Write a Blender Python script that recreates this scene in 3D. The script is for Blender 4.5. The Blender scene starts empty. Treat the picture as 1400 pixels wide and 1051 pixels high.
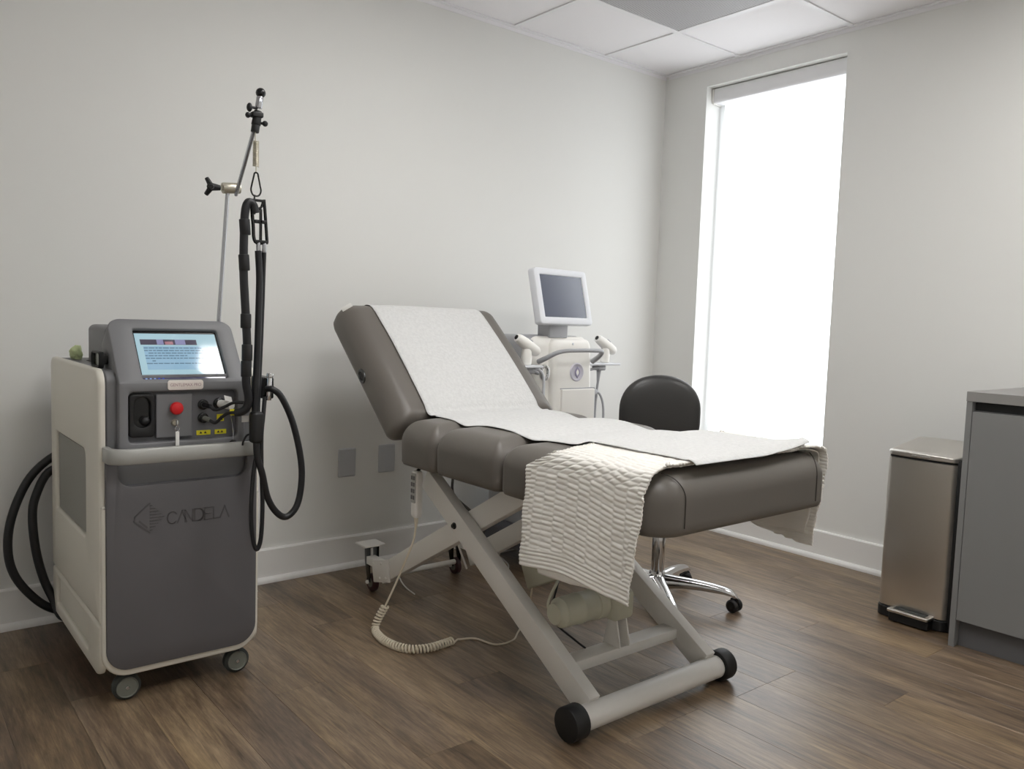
import bpy, bmesh, math, random
from math import sin, cos, pi, sqrt
from mathutils import Vector, Matrix, noise as mnoise
random.seed(7)
S = bpy.context.scene
COL = S.collection

# ------------------------------------------------------------------ camera
def make_camera():
    f_px, yaw, pitch, roll = 1107.408, 0.886502164, -0.0791597627, 0.033725297
    fwd = Vector((cos(pitch) * cos(yaw), cos(pitch) * sin(yaw), sin(pitch)))
    r = Vector((sin(yaw), -cos(yaw), 0)); u = r.cross(fwd)
    r2 = cos(roll) * r + sin(roll) * u; u2 = -sin(roll) * r + cos(roll) * u
    cam = bpy.data.cameras.new('camera'); o = bpy.data.objects.new('camera', cam); COL.objects.link(o)
    M = Matrix.Identity(4)
    for i in range(3):
        M[i][0] = r2[i]; M[i][1] = u2[i]; M[i][2] = -fwd[i]
    M.translation = Vector((-3.58221, -3.11125, 1.0920))
    o.matrix_world = M
    cam.sensor_width = 36; cam.lens = 36 * f_px / 1400
    cam.clip_start = 0.05; cam.clip_end = 60
    S.camera = o
make_camera()

# ------------------------------------------------------------------ light and exposure
S.view_settings.view_transform = 'Standard'
S.view_settings.look = 'None'
S.view_settings.gamma = 1.0
S.view_settings.use_curve_mapping = False
S.view_settings.exposure = 0.0
WINDOW_GLOW = 2.5       # daylight through the backlit roller blind
PANEL_GLOW = 17.0         # ceiling light panels out of view, one of them added as fill
w = bpy.data.worlds.new('world'); S.world = w; w.use_nodes = True
wn = w.node_tree.nodes; wl = w.node_tree.links
sky = wn.new('ShaderNodeTexSky'); sky.sky_type = 'NISHITA'; sky.sun_disc = False
sky.sun_elevation = math.radians(38); sky.sun_rotation = math.radians(200)
wl.new(sky.outputs['Color'], wn['Background'].inputs['Color'])
wn['Background'].inputs['Strength'].default_value = 0.25
try:
    S.cycles.use_denoising = True
    S.cycles.max_bounces = 10
    S.cycles.diffuse_bounces = 6
    S.cycles.sample_clamp_indirect = 6
except Exception:
    pass

# ------------------------------------------------------------------ materials
def lin(c):
    c /= 255.0
    return c / 12.92 if c <= 0.04045 else ((c + 0.055) / 1.055) ** 2.4
def rgb(r, g, b): return (lin(r), lin(g), lin(b), 1)
def mat(name, col, rough=0.5, metal=0.0, spec=0.5, bump=None, emit=None, coat=0, aniso=0, sheen=0, var=None):
    m = bpy.data.materials.new(name); m.use_nodes = True
    n = m.node_tree.nodes; l = m.node_tree.links; b = n['Principled BSDF']
    b.inputs['Base Color'].default_value = col
    b.inputs['Roughness'].default_value = rough
    b.inputs['Metallic'].default_value = metal
    b.inputs['Specular IOR Level'].default_value = spec
    if coat: b.inputs['Coat Weight'].default_value = coat; b.inputs['Coat Roughness'].default_value = 0.1
    if aniso: b.inputs['Anisotropic'].default_value = aniso
    if sheen: b.inputs['Sheen Weight'].default_value = sheen; b.inputs['Sheen Roughness'].default_value = 0.5
    if emit:
        b.inputs['Emission Color'].default_value = emit[0]; b.inputs['Emission Strength'].default_value = emit[1]
    if bump or var:
        g = n.new('ShaderNodeNewGeometry')
    if bump:   # (scale, strength, distance[, stretch])
        st = bump[3] if len(bump) > 3 else (1, 1, 1)
        mp = n.new('ShaderNodeMapping'); mp.inputs['Scale'].default_value = st
        nz = n.new('ShaderNodeTexNoise'); nz.inputs['Scale'].default_value = bump[0]; nz.inputs['Detail'].default_value = 4
        bp = n.new('ShaderNodeBump'); bp.inputs['Strength'].default_value = bump[1]; bp.inputs['Distance'].default_value = bump[2]
        l.new(g.outputs['Position'], mp.inputs['Vector']); l.new(mp.outputs['Vector'], nz.inputs['Vector'])
        l.new(nz.outputs['Fac'], bp.inputs['Height']); l.new(bp.outputs['Normal'], b.inputs['Normal'])
    if var:    # (scale, other colour)
        nz2 = n.new('ShaderNodeTexNoise'); nz2.inputs['Scale'].default_value = var[0]; nz2.inputs['Detail'].default_value = 5
        mx = n.new('ShaderNodeMix'); mx.data_type = 'RGBA'
        mx.inputs['A'].default_value = col; mx.inputs['B'].default_value = var[1]
        rp = n.new('ShaderNodeMapRange'); rp.inputs['From Min'].default_value = 0.35; rp.inputs['From Max'].default_value = 0.65
        l.new(g.outputs['Position'], nz2.inputs['Vector']); l.new(nz2.outputs['Fac'], rp.inputs['Value'])
        l.new(rp.outputs['Result'], mx.inputs['Factor']); l.new(mx.outputs['Result'], b.inputs['Base Color'])
    return m

def wood_floor():
    m = bpy.data.materials.new('wood_plank'); m.use_nodes = True
    n = m.node_tree.nodes; l = m.node_tree.links; b = n['Principled BSDF']
    g = n.new('ShaderNodeNewGeometry'); oi = n.new('ShaderNodeObjectInfo')
    off = n.new('ShaderNodeVectorMath'); off.operation = 'SCALE'
    cmb = n.new('ShaderNodeCombineXYZ')
    for k, v in (('X', 31.0), ('Y', 57.0), ('Z', 13.0)):
        mm = n.new('ShaderNodeMath'); mm.operation = 'MULTIPLY'; mm.inputs[1].default_value = v
        l.new(oi.outputs['Random'], mm.inputs[0]); l.new(mm.outputs[0], cmb.inputs[k])
    add = n.new('ShaderNodeVectorMath'); add.operation = 'ADD'
    l.new(g.outputs['Position'], add.inputs[0]); l.new(cmb.outputs[0], add.inputs[1])
    def noise(scale, detail, stretch, dist=0.0, rough=0.6):
        mp = n.new('ShaderNodeMapping'); mp.inputs['Scale'].default_value = stretch
        nz = n.new('ShaderNodeTexNoise'); nz.inputs['Scale'].default_value = scale
        nz.inputs['Detail'].default_value = detail; nz.inputs['Roughness'].default_value = rough
        nz.inputs['Distortion'].default_value = dist
        l.new(add.outputs[0], mp.inputs['Vector']); l.new(mp.outputs['Vector'], nz.inputs['Vector'])
        return nz
    broad = noise(2.4, 4, (4.0, 0.8, 1), 0.6)
    grain = noise(9.0, 7, (9.0, 0.75, 1), 0.3, 0.7)
    fine = noise(40.0, 3, (8.0, 0.5, 1), 0.0)
    streak = noise(4.0, 5, (12.0, 0.5, 1), 1.2, 0.65)
    cr = n.new('ShaderNodeValToRGB'); e = cr.color_ramp.elements
    e[0].position = 0.33; e[0].color = rgb(62, 49, 40)
    e[1].position = 0.68; e[1].color = rgb(160, 139, 113)
    k = e.new(0.5); k.color = rgb(116, 98, 80)
    mixg = n.new('ShaderNodeMix'); mixg.data_type = 'FLOAT'; mixg.inputs['Factor'].default_value = 0.5
    l.new(broad.outputs['Fac'], mixg.inputs['A']); l.new(grain.outputs['Fac'], mixg.inputs['B'])
    tint = n.new('ShaderNodeMapRange'); tint.inputs['To Min'].default_value = -0.045; tint.inputs['To Max'].default_value = 0.045
    l.new(oi.outputs['Random'], tint.inputs['Value'])
    ad = n.new('ShaderNodeMath'); ad.operation = 'ADD'
    l.new(mixg.outputs['Result'], ad.inputs[0]); l.new(tint.outputs['Result'], ad.inputs[1])
    l.new(ad.outputs[0], cr.inputs['Fac'])
    dk = n.new('ShaderNodeMapRange'); dk.inputs['From Min'].default_value = 0.34; dk.inputs['From Max'].default_value = 0.48
    dk.inputs['To Min'].default_value = 0.62; dk.inputs['To Max'].default_value = 1.0
    l.new(streak.outputs['Fac'], dk.inputs['Value'])
    fm = n.new('ShaderNodeMapRange'); fm.inputs['From Min'].default_value = 0.3; fm.inputs['From Max'].default_value = 0.7
    fm.inputs['To Min'].default_value = 0.82; fm.inputs['To Max'].default_value = 1.14
    l.new(fine.outputs['Fac'], fm.inputs['Value'])
    mu = n.new('ShaderNodeMath'); mu.operation = 'MULTIPLY'
    l.new(dk.outputs['Result'], mu.inputs[0]); l.new(fm.outputs['Result'], mu.inputs[1])
    sc = n.new('ShaderNodeVectorMath'); sc.operation = 'SCALE'
    l.new(cr.outputs['Color'], sc.inputs[0]); l.new(mu.outputs[0], sc.inputs['Scale'])
    hue = noise(1.1, 3, (3.0, 0.9, 1), 0.4)
    hr = n.new('ShaderNodeMapRange'); hr.inputs['From Min'].default_value = 0.38; hr.inputs['From Max'].default_value = 0.62
    l.new(hue.outputs['Fac'], hr.inputs['Value'])
    hm = n.new('ShaderNodeMix'); hm.data_type = 'RGBA'; hm.inputs['A'].default_value = (0.97, 0.97, 1.0, 1); hm.inputs['B'].default_value = (1.06, 1.02, 0.88, 1)
    l.new(hr.outputs['Result'], hm.inputs['Factor'])
    hv = n.new('ShaderNodeVectorMath'); hv.operation = 'MULTIPLY'
    l.new(sc.outputs[0], hv.inputs[0]); l.new(hm.outputs['Result'], hv.inputs[1])
    l.new(hv.outputs[0], b.inputs['Base Color'])
    b.inputs['Roughness'].default_value = 0.36
    b.inputs['Specular IOR Level'].default_value = 0.85
    bp = n.new('ShaderNodeBump'); bp.inputs['Strength'].default_value = 0.25; bp.inputs['Distance'].default_value = 0.002
    l.new(grain.outputs['Fac'], bp.inputs['Height']); l.new(bp.outputs['Normal'], b.inputs['Normal'])
    return m

def perforated(name, col, hole, scale):
    m = mat(name, col, 0.55, 0.0)
    n = m.node_tree.nodes; l = m.node_tree.links; b = n['Principled BSDF']
    g = n.new('ShaderNodeNewGeometry')
    vo = n.new('ShaderNodeTexVoronoi'); vo.inputs['Scale'].default_value = scale; vo.inputs['Randomness'].default_value = 0.0
    l.new(g.outputs['Position'], vo.inputs['Vector'])
    mr = n.new('ShaderNodeMapRange'); mr.inputs['From Min'].default_value = 0.26; mr.inputs['From Max'].default_value = 0.34
    l.new(vo.outputs['Distance'], mr.inputs['Value'])
    mx = n.new('ShaderNodeMix'); mx.data_type = 'RGBA'; mx.inputs['A'].default_value = hole; mx.inputs['B'].default_value = col
    l.new(mr.outputs['Result'], mx.inputs['Factor']); l.new(mx.outputs['Result'], b.inputs['Base Color'])
    return m

def glass_mat():
    m = bpy.data.materials.new('clear_glass'); m.use_nodes = True
    n = m.node_tree.nodes; l = m.node_tree.links
    n.remove(n['Principled BSDF'])
    tr = n.new('ShaderNodeBsdfTransparent'); gl = n.new('ShaderNodeBsdfGlossy'); gl.inputs['Roughness'].default_value = 0.02
    fr = n.new('ShaderNodeFresnel'); mx = n.new('ShaderNodeMixShader')
    l.new(fr.outputs[0], mx.inputs[0]); l.new(tr.outputs[0], mx.inputs[1]); l.new(gl.outputs[0], mx.inputs[2])
    l.new(mx.outputs[0], n['Material Output'].inputs['Surface'])
    return m

WALL = mat('wall_paint', rgb(228, 228, 225), 0.6, spec=0.3, bump=(180, 0.06, 0.002))
CEIL = mat('ceiling_tile', rgb(240, 238, 240), 0.85, spec=0.2, bump=(260, 0.25, 0.002))
GRID = mat('ceiling_grid_white', rgb(236, 235, 237), 0.45)
TRIM = mat('trim_paint', rgb(236, 235, 233), 0.4)
WOOD = wood_floor()
SUB = mat('dark_underlay', rgb(35, 28, 24), 0.9)
GRILLE = perforated('return_grille_metal', rgb(190, 189, 191), rgb(108, 107, 110), 105.0)
PANEL = mat('light_diffuser', rgb(240, 240, 240), 0.5, emit=((1.0, 0.99, 0.972, 1), PANEL_GLOW))
BLIND = mat('backlit_blind_fabric', rgb(235, 236, 236), 0.9, emit=((0.93, 0.965, 1.0, 1), WINDOW_GLOW))
FASCIA = mat('blind_fascia', rgb(234, 234, 236), 0.5)
GLASS = glass_mat()
ALU = mat('window_frame_aluminium', rgb(190, 190, 190), 0.4, 0.6)
LEATHER = mat('taupe_vinyl', rgb(103, 98, 92), 0.40, spec=0.45, bump=(420, 0.10, 0.0015))
LEATHER_D = mat('seam_dark', rgb(58, 54, 50), 0.6)
FRAME = mat('cream_powder_coat', rgb(228, 225, 220), 0.42, bump=(500, 0.04, 0.001))
MOTOR = mat('beige_motor_plastic', rgb(190, 188, 170), 0.5)
BLACK = mat('black_rubber', rgb(20, 20, 21), 0.55)
BLACKG = mat('black_gloss_plastic', rgb(16, 16, 17), 0.25)
HOSE = mat('black_hose', rgb(23, 23, 26), 0.45)
PAPER = mat('crepe_paper', rgb(213, 213, 212), 0.9, spec=0.15, bump=(120, 0.55, 0.004), var=(90, rgb(205, 205, 204)))
TOWEL = mat('cream_cotton', rgb(240, 237, 231), 0.95, spec=0.1, sheen=0.3, bump=(700, 0.25, 0.001))
SHELL = mat('laser_shell_beige', rgb(222, 218, 207), 0.45, bump=(350, 0.04, 0.001))
GREY_U = mat('laser_grey_upper', rgb(120, 120, 123), 0.48, bump=(450, 0.06, 0.001))
GREY_D = mat('laser_grey_front', rgb(93, 91, 93), 0.5, bump=(450, 0.05, 0.001))
GREY_L = mat('laser_grey_logo', rgb(88, 86, 88), 0.5)
GREY_X = mat('laser_grey_recess', rgb(104, 104, 108), 0.5)
GREY_H = mat('laser_handle_silver', rgb(168, 168, 164), 0.42, 0.15)
VENT = perforated('vent_mesh', rgb(150, 149, 142), rgb(110, 109, 104), 260.0)
CHROME = mat('chrome', rgb(215, 215, 216), 0.10, 1.0)
STEELROD = mat('steel_rod', rgb(190, 191, 196), 0.22, 1.0)
SPRING = mat('spring_nickel', rgb(205, 200, 185), 0.35, 0.9)
STEEL = mat('brushed_steel', rgb(212, 208, 202), 0.33, 1.0, aniso=0.7, bump=(60, 0.10, 0.001, (1, 1, 0.02)))
RED = mat('red_button', rgb(205, 28, 34), 0.35)
YELLOW = mat('yellow_label', rgb(226, 214, 40), 0.5)
WHITEP = mat('white_plastic', rgb(232, 230, 226), 0.4)
BADGE = mat('badge_cream', rgb(240, 232, 226), 0.4)
BADGEINK = mat('badge_ink', rgb(176, 146, 150), 0.5)
US_W = mat('device_white', rgb(242, 240, 235), 0.35)
US_G = mat('device_grey', rgb(168, 169, 173), 0.4)
US_F = mat('device_bezel_silver', rgb(222, 224, 229), 0.35)
US_SCR = mat('dark_screen', rgb(72, 78, 98), 0.2, spec=1.0)
LILAC = mat('logo_lilac', rgb(206, 203, 214), 0.35)
LILAC_D = mat('logo_edge', rgb(158, 153, 178), 0.35)
STOOLB = mat('black_vinyl', rgb(52, 51, 50), 0.40, bump=(380, 0.08, 0.001))
CAB = mat('grey_laminate', rgb(128, 128, 128), 0.55, bump=(300, 0.04, 0.001))
CABT = mat('grey_worktop', rgb(140, 138, 136), 0.5, bump=(300, 0.05, 0.001))
CABG = mat('grey_plinth', rgb(96, 96, 98), 0.6)
PLATE = mat('wall_plate_grey', rgb(190, 192, 196), 0.45)
CORD = mat('cord_ivory', rgb(222, 212, 192), 0.5)
CORDW = mat('cord_white', rgb(236, 234, 230), 0.5)
CORDG = mat('cord_grey', rgb(78, 76, 74), 0.5)
GREENW = mat('pale_green_tissue', rgb(196, 208, 160), 0.8)
WHEELG = mat('wheel_grey', rgb(112, 114, 106), 0.45)
WHEELD = mat('wheel_tread', rgb(52, 55, 53), 0.6)
REDDK = mat('caster_maroon', rgb(62, 30, 34), 0.5)
def emi(name, c, s=1.0):
    m = mat(name, (0.01, 0.01, 0.01, 1), 0.07, spec=0.7, emit=(c, s)); return m
SC_BG = emi('screen_page', rgb(172, 205, 216), 0.9)
SC_BX = emi('screen_block', rgb(150, 186, 210), 0.9)
SC_TX = emi('screen_text', rgb(96, 124, 146), 0.8)
SC_HD = emi('screen_header', rgb(82, 76, 92), 0.8)
SC_H2 = emi('screen_header_swirl', rgb(150, 150, 190), 0.8)
SC_H3 = emi('screen_header_pink', rgb(180, 130, 140), 0.8)
SC_TB = emi('screen_taskbar', rgb(66, 66, 96), 0.8)
SC_IC = emi('screen_icon', rgb(150, 180, 230), 0.9)
SC_IB = emi('screen_icon_blue', rgb(60, 84, 190), 0.9)

# ------------------------------------------------------------------ mesh building
ORG = {}
def V(*a): return Vector(a)
def frame(o, ex, ey):
    ex = Vector(ex).normalized(); ey = Vector(ey).normalized(); ez = ex.cross(ey)
    M = Matrix.Identity(4)
    for i in range(3): M[i][0] = ex[i]; M[i][1] = ey[i]; M[i][2] = ez[i]
    M.translation = Vector(o)
    return M
def axis_frame(p, q):
    z = (Vector(q) - Vector(p)).normalized()
    a = Vector((0, 0, 1)) if abs(z.z) < 0.9 else Vector((1, 0, 0))
    x = a.cross(z).normalized(); y = z.cross(x)
    M = Matrix.Identity(4)
    for i in range(3): M[i][0] = x[i]; M[i][1] = y[i]; M[i][2] = z[i]
    M.translation = Vector(p)
    return M
def spline(pts, sub=6):
    P = [Vector(p) for p in pts]
    if len(P) < 3: return P
    out = []
    for i in range(len(P) - 1):
        p0 = P[i - 1] if i else 2 * P[0] - P[1]
        p1, p2 = P[i], P[i + 1]
        p3 = P[i + 2] if i + 2 < len(P) else 2 * P[-1] - P[-2]
        for k in range(sub):
            t = k / sub
            out.append(0.5 * ((2 * p1) + (p2 - p0) * t + (2 * p0 - 5 * p1 + 4 * p2 - p3) * t * t + (3 * p1 - p0 - 3 * p2 + p3) * t ** 3))
    out.append(P[-1]); return out
def roundrect(x0, x1, y0, y1, r, n=6):
    r = r if isinstance(r, (tuple, list)) else (r,) * 4      # corners: x0y0, x1y0, x1y1, x0y1
    out = []
    for (cx, cy, a0, rr) in ((x0 + r[0], y0 + r[0], pi, r[0]), (x1 - r[1], y0 + r[1], 1.5 * pi, r[1]), (x1 - r[2], y1 - r[2], 0, r[2]), (x0 + r[3], y1 - r[3], 0.5 * pi, r[3])):
        for k in range(n + 1):
            a = a0 + 0.5 * pi * k / n
            out.append((cx + rr * cos(a), cy + rr * sin(a)))
    return out

class MB:
    def __init__(s): s.v = []; s.f = []; s.M = Matrix.Identity(4)
    def add(s, verts, faces):
        b = len(s.v)
        s.v += [tuple(s.M @ Vector(p)) for p in verts]
        s.f += [tuple(i + b for i in f) for f in faces]
        return s
    def frombm(s, bm):
        bm.verts.index_update()
        s.add([v.co.copy() for v in bm.verts], [[v.index for v in f.verts] for f in bm.faces]); bm.free(); return s
    def box(s, x0, x1, y0, y1, z0, z1, b=0.0, seg=2, M=None):
        bm = bmesh.new()
        bmesh.ops.create_cube(bm, size=1.0)
        for v in bm.verts:
            v.co = Vector(((x0 + x1) / 2 + v.co.x * (x1 - x0), (y0 + y1) / 2 + v.co.y * (y1 - y0), (z0 + z1) / 2 + v.co.z * (z1 - z0)))
        if b: bmesh.ops.bevel(bm, geom=bm.edges[:], offset=b, segments=seg, profile=0.5, affect='EDGES', clamp_overlap=True)
        if M is not None: bmesh.ops.transform(bm, matrix=M, verts=bm.verts[:])
        return s.frombm(bm)
    def lathe(s, p, q, prof, n=20):      # prof: list of (radius, distance along p->q)
        M = axis_frame(p, q); vs = []; fs = []
        for (r, t) in prof:
            for k in range(n):
                a = 2 * pi * k / n
                vs.append(M @ Vector((r * cos(a), r * sin(a), t)))
        for i in range(len(prof) - 1):
            for k in range(n):
                fs.append((i * n + k, i * n + (k + 1) % n, (i + 1) * n + (k + 1) % n, (i + 1) * n + k))
        fs.append(tuple(range(n))[::-1]); fs.append(tuple((len(prof) - 1) * n + k for k in range(n)))
        return s.add(vs, fs)
    def cyl(s, p, q, r, r1=None, n=20, b=0.0):
        L = (Vector(q) - Vector(p)).length; r1 = r if r1 is None else r1
        if b: prof = [(r - b, 0), (r - b * 0.3, b * 0.3), (r, b), (r1, L - b), (r1 - b * 0.3, L - b * 0.3), (r1 - b, L)]
        else: prof = [(r, 0), (r1, L)]
        return s.lathe(p, q, prof, n)
    def ball(s, c, r, n=16, sc=(1, 1, 1)):
        bm = bmesh.new(); bmesh.ops.create_uvsphere(bm, u_segments=n, v_segments=max(6, n // 2), radius=r)
        for v in bm.verts: v.co = Vector((v.co.x * sc[0], v.co.y * sc[1], v.co.z * sc[2])) + Vector(c)
        return s.frombm(bm)
    def tube(s, pts, r, n=8, sub=6, smooth=True, closed=False):
        P = spline(pts, sub) if smooth else [Vector(p) for p in pts]
        rs = r if callable(r) else (lambda t: r)
        vs = []; fs = []; N = len(P)
        T = [(P[min(i + 1, N - 1)] - P[max(i - 1, 0)]).normalized() for i in range(N)]
        a = Vector((0, 0, 1)) if abs(T[0].z) < 0.9 else Vector((1, 0, 0))
        nn = (a - T[0] * a.dot(T[0])).normalized()
        for i in range(N):
            nn = (nn - T[i] * nn.dot(T[i])).normalized(); bb = T[i].cross(nn); rr = rs(i / (N - 1))
            for k in range(n):
                t = 2 * pi * k / n
                vs.append(P[i] + rr * (cos(t) * nn + sin(t) * bb))
        for i in range(N - 1):
            for k in range(n):
                fs.append((i * n + k, i * n + (k + 1) % n, (i + 1) * n + (k + 1) % n, (i + 1) * n + k))
        fs.append(tuple(range(n))[::-1]); fs.append(tuple((N - 1) * n + k for k in range(n)))
        return s.add(vs, fs)
    def strip(s, pts, halfw, halft, up=(0, 0, 1)):       # flat bar swept along points; halfw along up
        P = [Vector(p) for p in pts]; N = len(P); u = Vector(up); vs = []; fs = []
        b = 0.3 * min(halfw, halft)
        sec = [(-halft, -halfw + b), (-halft, halfw - b), (-halft + b, halfw), (halft - b, halfw), (halft, halfw - b), (halft, -halfw + b), (halft - b, -halfw), (-halft + b, -halfw)]
        n = 8
        for i in range(N):
            t = (P[min(i + 1, N - 1)] - P[max(i - 1, 0)]).normalized(); side = t.cross(u).normalized()
            uu = side.cross(t).normalized()
            for (x, y) in sec: vs.append(P[i] + side * x + uu * y)
        for i in range(N - 1):
            for k in range(n):
                fs.append((i * n + k, i * n + (k + 1) % n, (i + 1) * n + (k + 1) % n, (i + 1) * n + k))
        fs.append(tuple(range(n))[::-1]); fs.append(tuple((N - 1) * n + k for k in range(n)))
        return s.add(vs, fs)
    def prism(s, poly, M, depth, b=0.0):     # poly in local xy, extruded along +z by depth
        n = len(poly)
        if b:
            c = Vector((sum(p[0] for p in poly) / n, sum(p[1] for p in poly) / n))
            def inset(d):
                out = []
                for i in range(n):
                    p = Vector(poly[i]); a = Vector(poly[i - 1]); q = Vector(poly[(i + 1) % n])
                    e1 = (p - a).normalized() if (p - a).length > 1e-9 else (q - p).normalized()
                    e2 = (q - p).normalized() if (q - p).length > 1e-9 else e1
                    nr = Vector((-(e1 + e2).y, (e1 + e2).x))
                    nr = nr.normalized() if nr.length > 1e-9 else Vector((-e1.y, e1.x))
                    out.append(p + nr * d)
                return out
            area = sum(poly[i][0] * poly[(i + 1) % n][1] - poly[(i + 1) % n][0] * poly[i][1] for i in range(n))
            sg = 1 if area > 0 else -1
            lv = [(inset(sg * b), 0.0), (inset(sg * b * 0.3), b * 0.3), (poly, b), (poly, depth - b), (inset(sg * b * 0.3), depth - b * 0.3), (inset(sg * b), depth)]
        else:
            lv = [(poly, 0.0), (poly, depth)]
        vs = []; fs = []
        for pl, z in lv:
            for p in pl: vs.append(M @ Vector((p[0], p[1], z)))
        for i in range(len(lv) - 1):
            for k in range(n):
                fs.append((i * n + k, i * n + (k + 1) % n, (i + 1) * n + (k + 1) % n, (i + 1) * n + k))
        fs.append(tuple(range(n))[::-1]); fs.append(tuple((len(lv) - 1) * n + k for k in range(n)))
        return s.add(vs, fs)
    def ring(s, outer, inner, M, depth, b=0.0):  # plate with a hole; outer and inner have equal counts
        n = len(outer); vs = []; fs = []
        def mixp(a, c, t): return (a[0] + (c[0] - a[0]) * t, a[1] + (c[1] - a[1]) * t)
        loops = []
        def shrink(pl, d):
            cx = sum(p[0] for p in pl) / n; cy = sum(p[1] for p in pl) / n
            xs = [abs(p[0] - cx) for p in pl]; ys = [abs(p[1] - cy) for p in pl]
            return [(cx + (p[0] - cx) * (1 - d / max(xs)), cy + (p[1] - cy) * (1 - d / max(ys))) for p in pl]
        if b:
            loops = [(outer, 0), (outer, depth - b), (shrink(outer, b * 0.3), depth - b * 0.3), (shrink(outer, b), depth), (shrink(inner, -b), depth), (shrink(inner, -b * 0.3), depth - b * 0.3), (inner, depth - b), (inner, 0)]
        else:
            loops = [(outer, 0), (outer, depth), (inner, depth), (inner, 0)]
        for pl, z in loops:
            for p in pl: vs.append(M @ Vector((p[0], p[1], z)))
        L = len(loops)
        for i in range(L):
            j = (i + 1) % L
            for k in range(n):
                fs.append((i * n + k, i * n + (k + 1) % n, j * n + (k + 1) % n, j * n + k))
        return s.add(vs, fs)
    def rbox(s, x0, x1, y0, y1, z0, z1, r, n=6, mid=6, M=None, fn=None):
        # box with its own rounding radius on each side: r = (x0, x1, y0, y1, z0, z1)
        if not isinstance(r, (tuple, list)): r = (r,) * 6
        def axis(a, b, ra, rb):
            out = []
            for k in range(n): out.append(a + ra * k / n)
            for k in range(mid + 1): out.append(a + ra + (b - rb - a - ra) * k / mid)
            for k in range(1, n + 1): out.append(b - rb + rb * k / n)
            return out
        A = [axis(x0, x1, r[0], r[1]), axis(y0, y1, r[2], r[3]), axis(z0, z1, r[4], r[5])]
        lo = (x0, y0, z0); hi = (x1, y1, z1); N = [len(a) for a in A]
        idx = {}; vs = []
        def vert(i, j, k):
            key = (i, j, k)
            if key in idx: return idx[key]
            p = (A[0][i], A[1][j], A[2][k]); d = [0, 0, 0]; q = [0, 0, 0]; rr = [0, 0, 0]
            for c in range(3):
                a = lo[c] + r[2 * c]; b = hi[c] - r[2 * c + 1]
                if p[c] < a - 1e-12: rr[c] = r[2 * c]; q[c] = a; d[c] = (p[c] - a) / rr[c]
                elif p[c] > b + 1e-12: rr[c] = r[2 * c + 1]; q[c] = b; d[c] = (p[c] - b) / rr[c]
                else: q[c] = p[c]
            m = max(abs(x) for x in d)
            if m > 0 and sum(1 for x in d if x) > 1:
                # spread evenly along the arc
                L = sqrt(sum(math.tan(abs(x) * pi / 4) ** 2 for x in d)); 
                e = [math.copysign(math.tan(abs(x) * pi / 4), x) for x in d]
                d = [x / L for x in e] if abs(m - 1) < 1e-9 else d
            elif m > 0 and abs(m - 1) > 1e-9:
                pass
            pt = Vector([q[c] + d[c] * rr[c] for c in range(3)])
            if fn: pt = Vector(fn(pt))
            idx[key] = len(vs); vs.append(pt); return idx[key]
        fs = []
        for c in range(3):
            a, b = [(1, 2), (2, 0), (0, 1)][c]
            for end in (0, N[c] - 1):
                for i in range(N[a] - 1):
                    for j in range(N[b] - 1):
                        qd = []
                        for (di, dj) in ((0, 0), (1, 0), (1, 1), (0, 1)):
                            k = [0, 0, 0]; k[c] = end; k[a] = i + di; k[b] = j + dj
                            qd.append(vert(*k))
                        fs.append(tuple(qd if end else qd[::-1]))
        if M is not None: vs = [M @ v for v in vs]
        return s.add(vs, fs)
    def grid(s, fn, nu, nv):
        vs = [fn(i / (nu - 1), j / (nv - 1)) for i in range(nu) for j in range(nv)]
        fs = [(i * nv + j, (i + 1) * nv + j, (i + 1) * nv + j + 1, i * nv + j + 1) for i in range(nu - 1) for j in range(nv - 1)]
        return s.add(vs, fs)
    def build(s, name, material, parent=None, smooth=40, merge=True, solid=None):
        org = ORG.get(parent.name, Vector((0, 0, 0))) if parent is not None else Vector((0, 0, 0))
        me = bpy.data.meshes.new(name)
        me.from_pydata([tuple(Vector(p) - org) for p in s.v], [], s.f)
        bm = bmesh.new(); bm.from_mesh(me)
        if merge: bmesh.ops.remove_doubles(bm, verts=bm.verts[:], dist=1e-6)
        bmesh.ops.recalc_face_normals(bm, faces=bm.faces[:])
        bm.to_mesh(me); bm.free()
        me.materials.append(material)
        if smooth:
            for p in me.polygons: p.use_smooth = True
            me.set_sharp_from_angle(angle=math.radians(smooth))
        o = bpy.data.objects.new(name, me); COL.objects.link(o)
        if parent is not None: o.parent = parent
        ORG[o.name] = org.copy()
        if solid:
            md = o.modifiers.new('thickness', 'SOLIDIFY'); md.thickness = solid[0]; md.offset = solid[1]
        return o

def tag(o, label=None, cat=None, group=None, kind=None):
    if label: o['label'] = label
    if cat: o['category'] = cat
    if group: o['group'] = group
    if kind: o['kind'] = kind
    return o
def thing(name, loc, label, cat, group=None):
    o = bpy.data.objects.new(name, None); COL.objects.link(o); o.location = loc; o.empty_display_size = 0.1
    ORG[o.name] = Vector(loc)
    return tag(o, label, cat, group)
def place(name, me, parent, loc, rot=(0, 0, 0)):
    o = bpy.data.objects.new(name, me); COL.objects.link(o); o.parent = parent
    o.location = Vector(loc) - ORG.get(parent.name, Vector((0, 0, 0))); o.rotation_euler = rot; return o

# ================================================================== room shell
X0, Y0, HC = -4.25, -3.80, 2.48        # far corners of the room; x = 0 window wall, y = 0 long white wall
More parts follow.
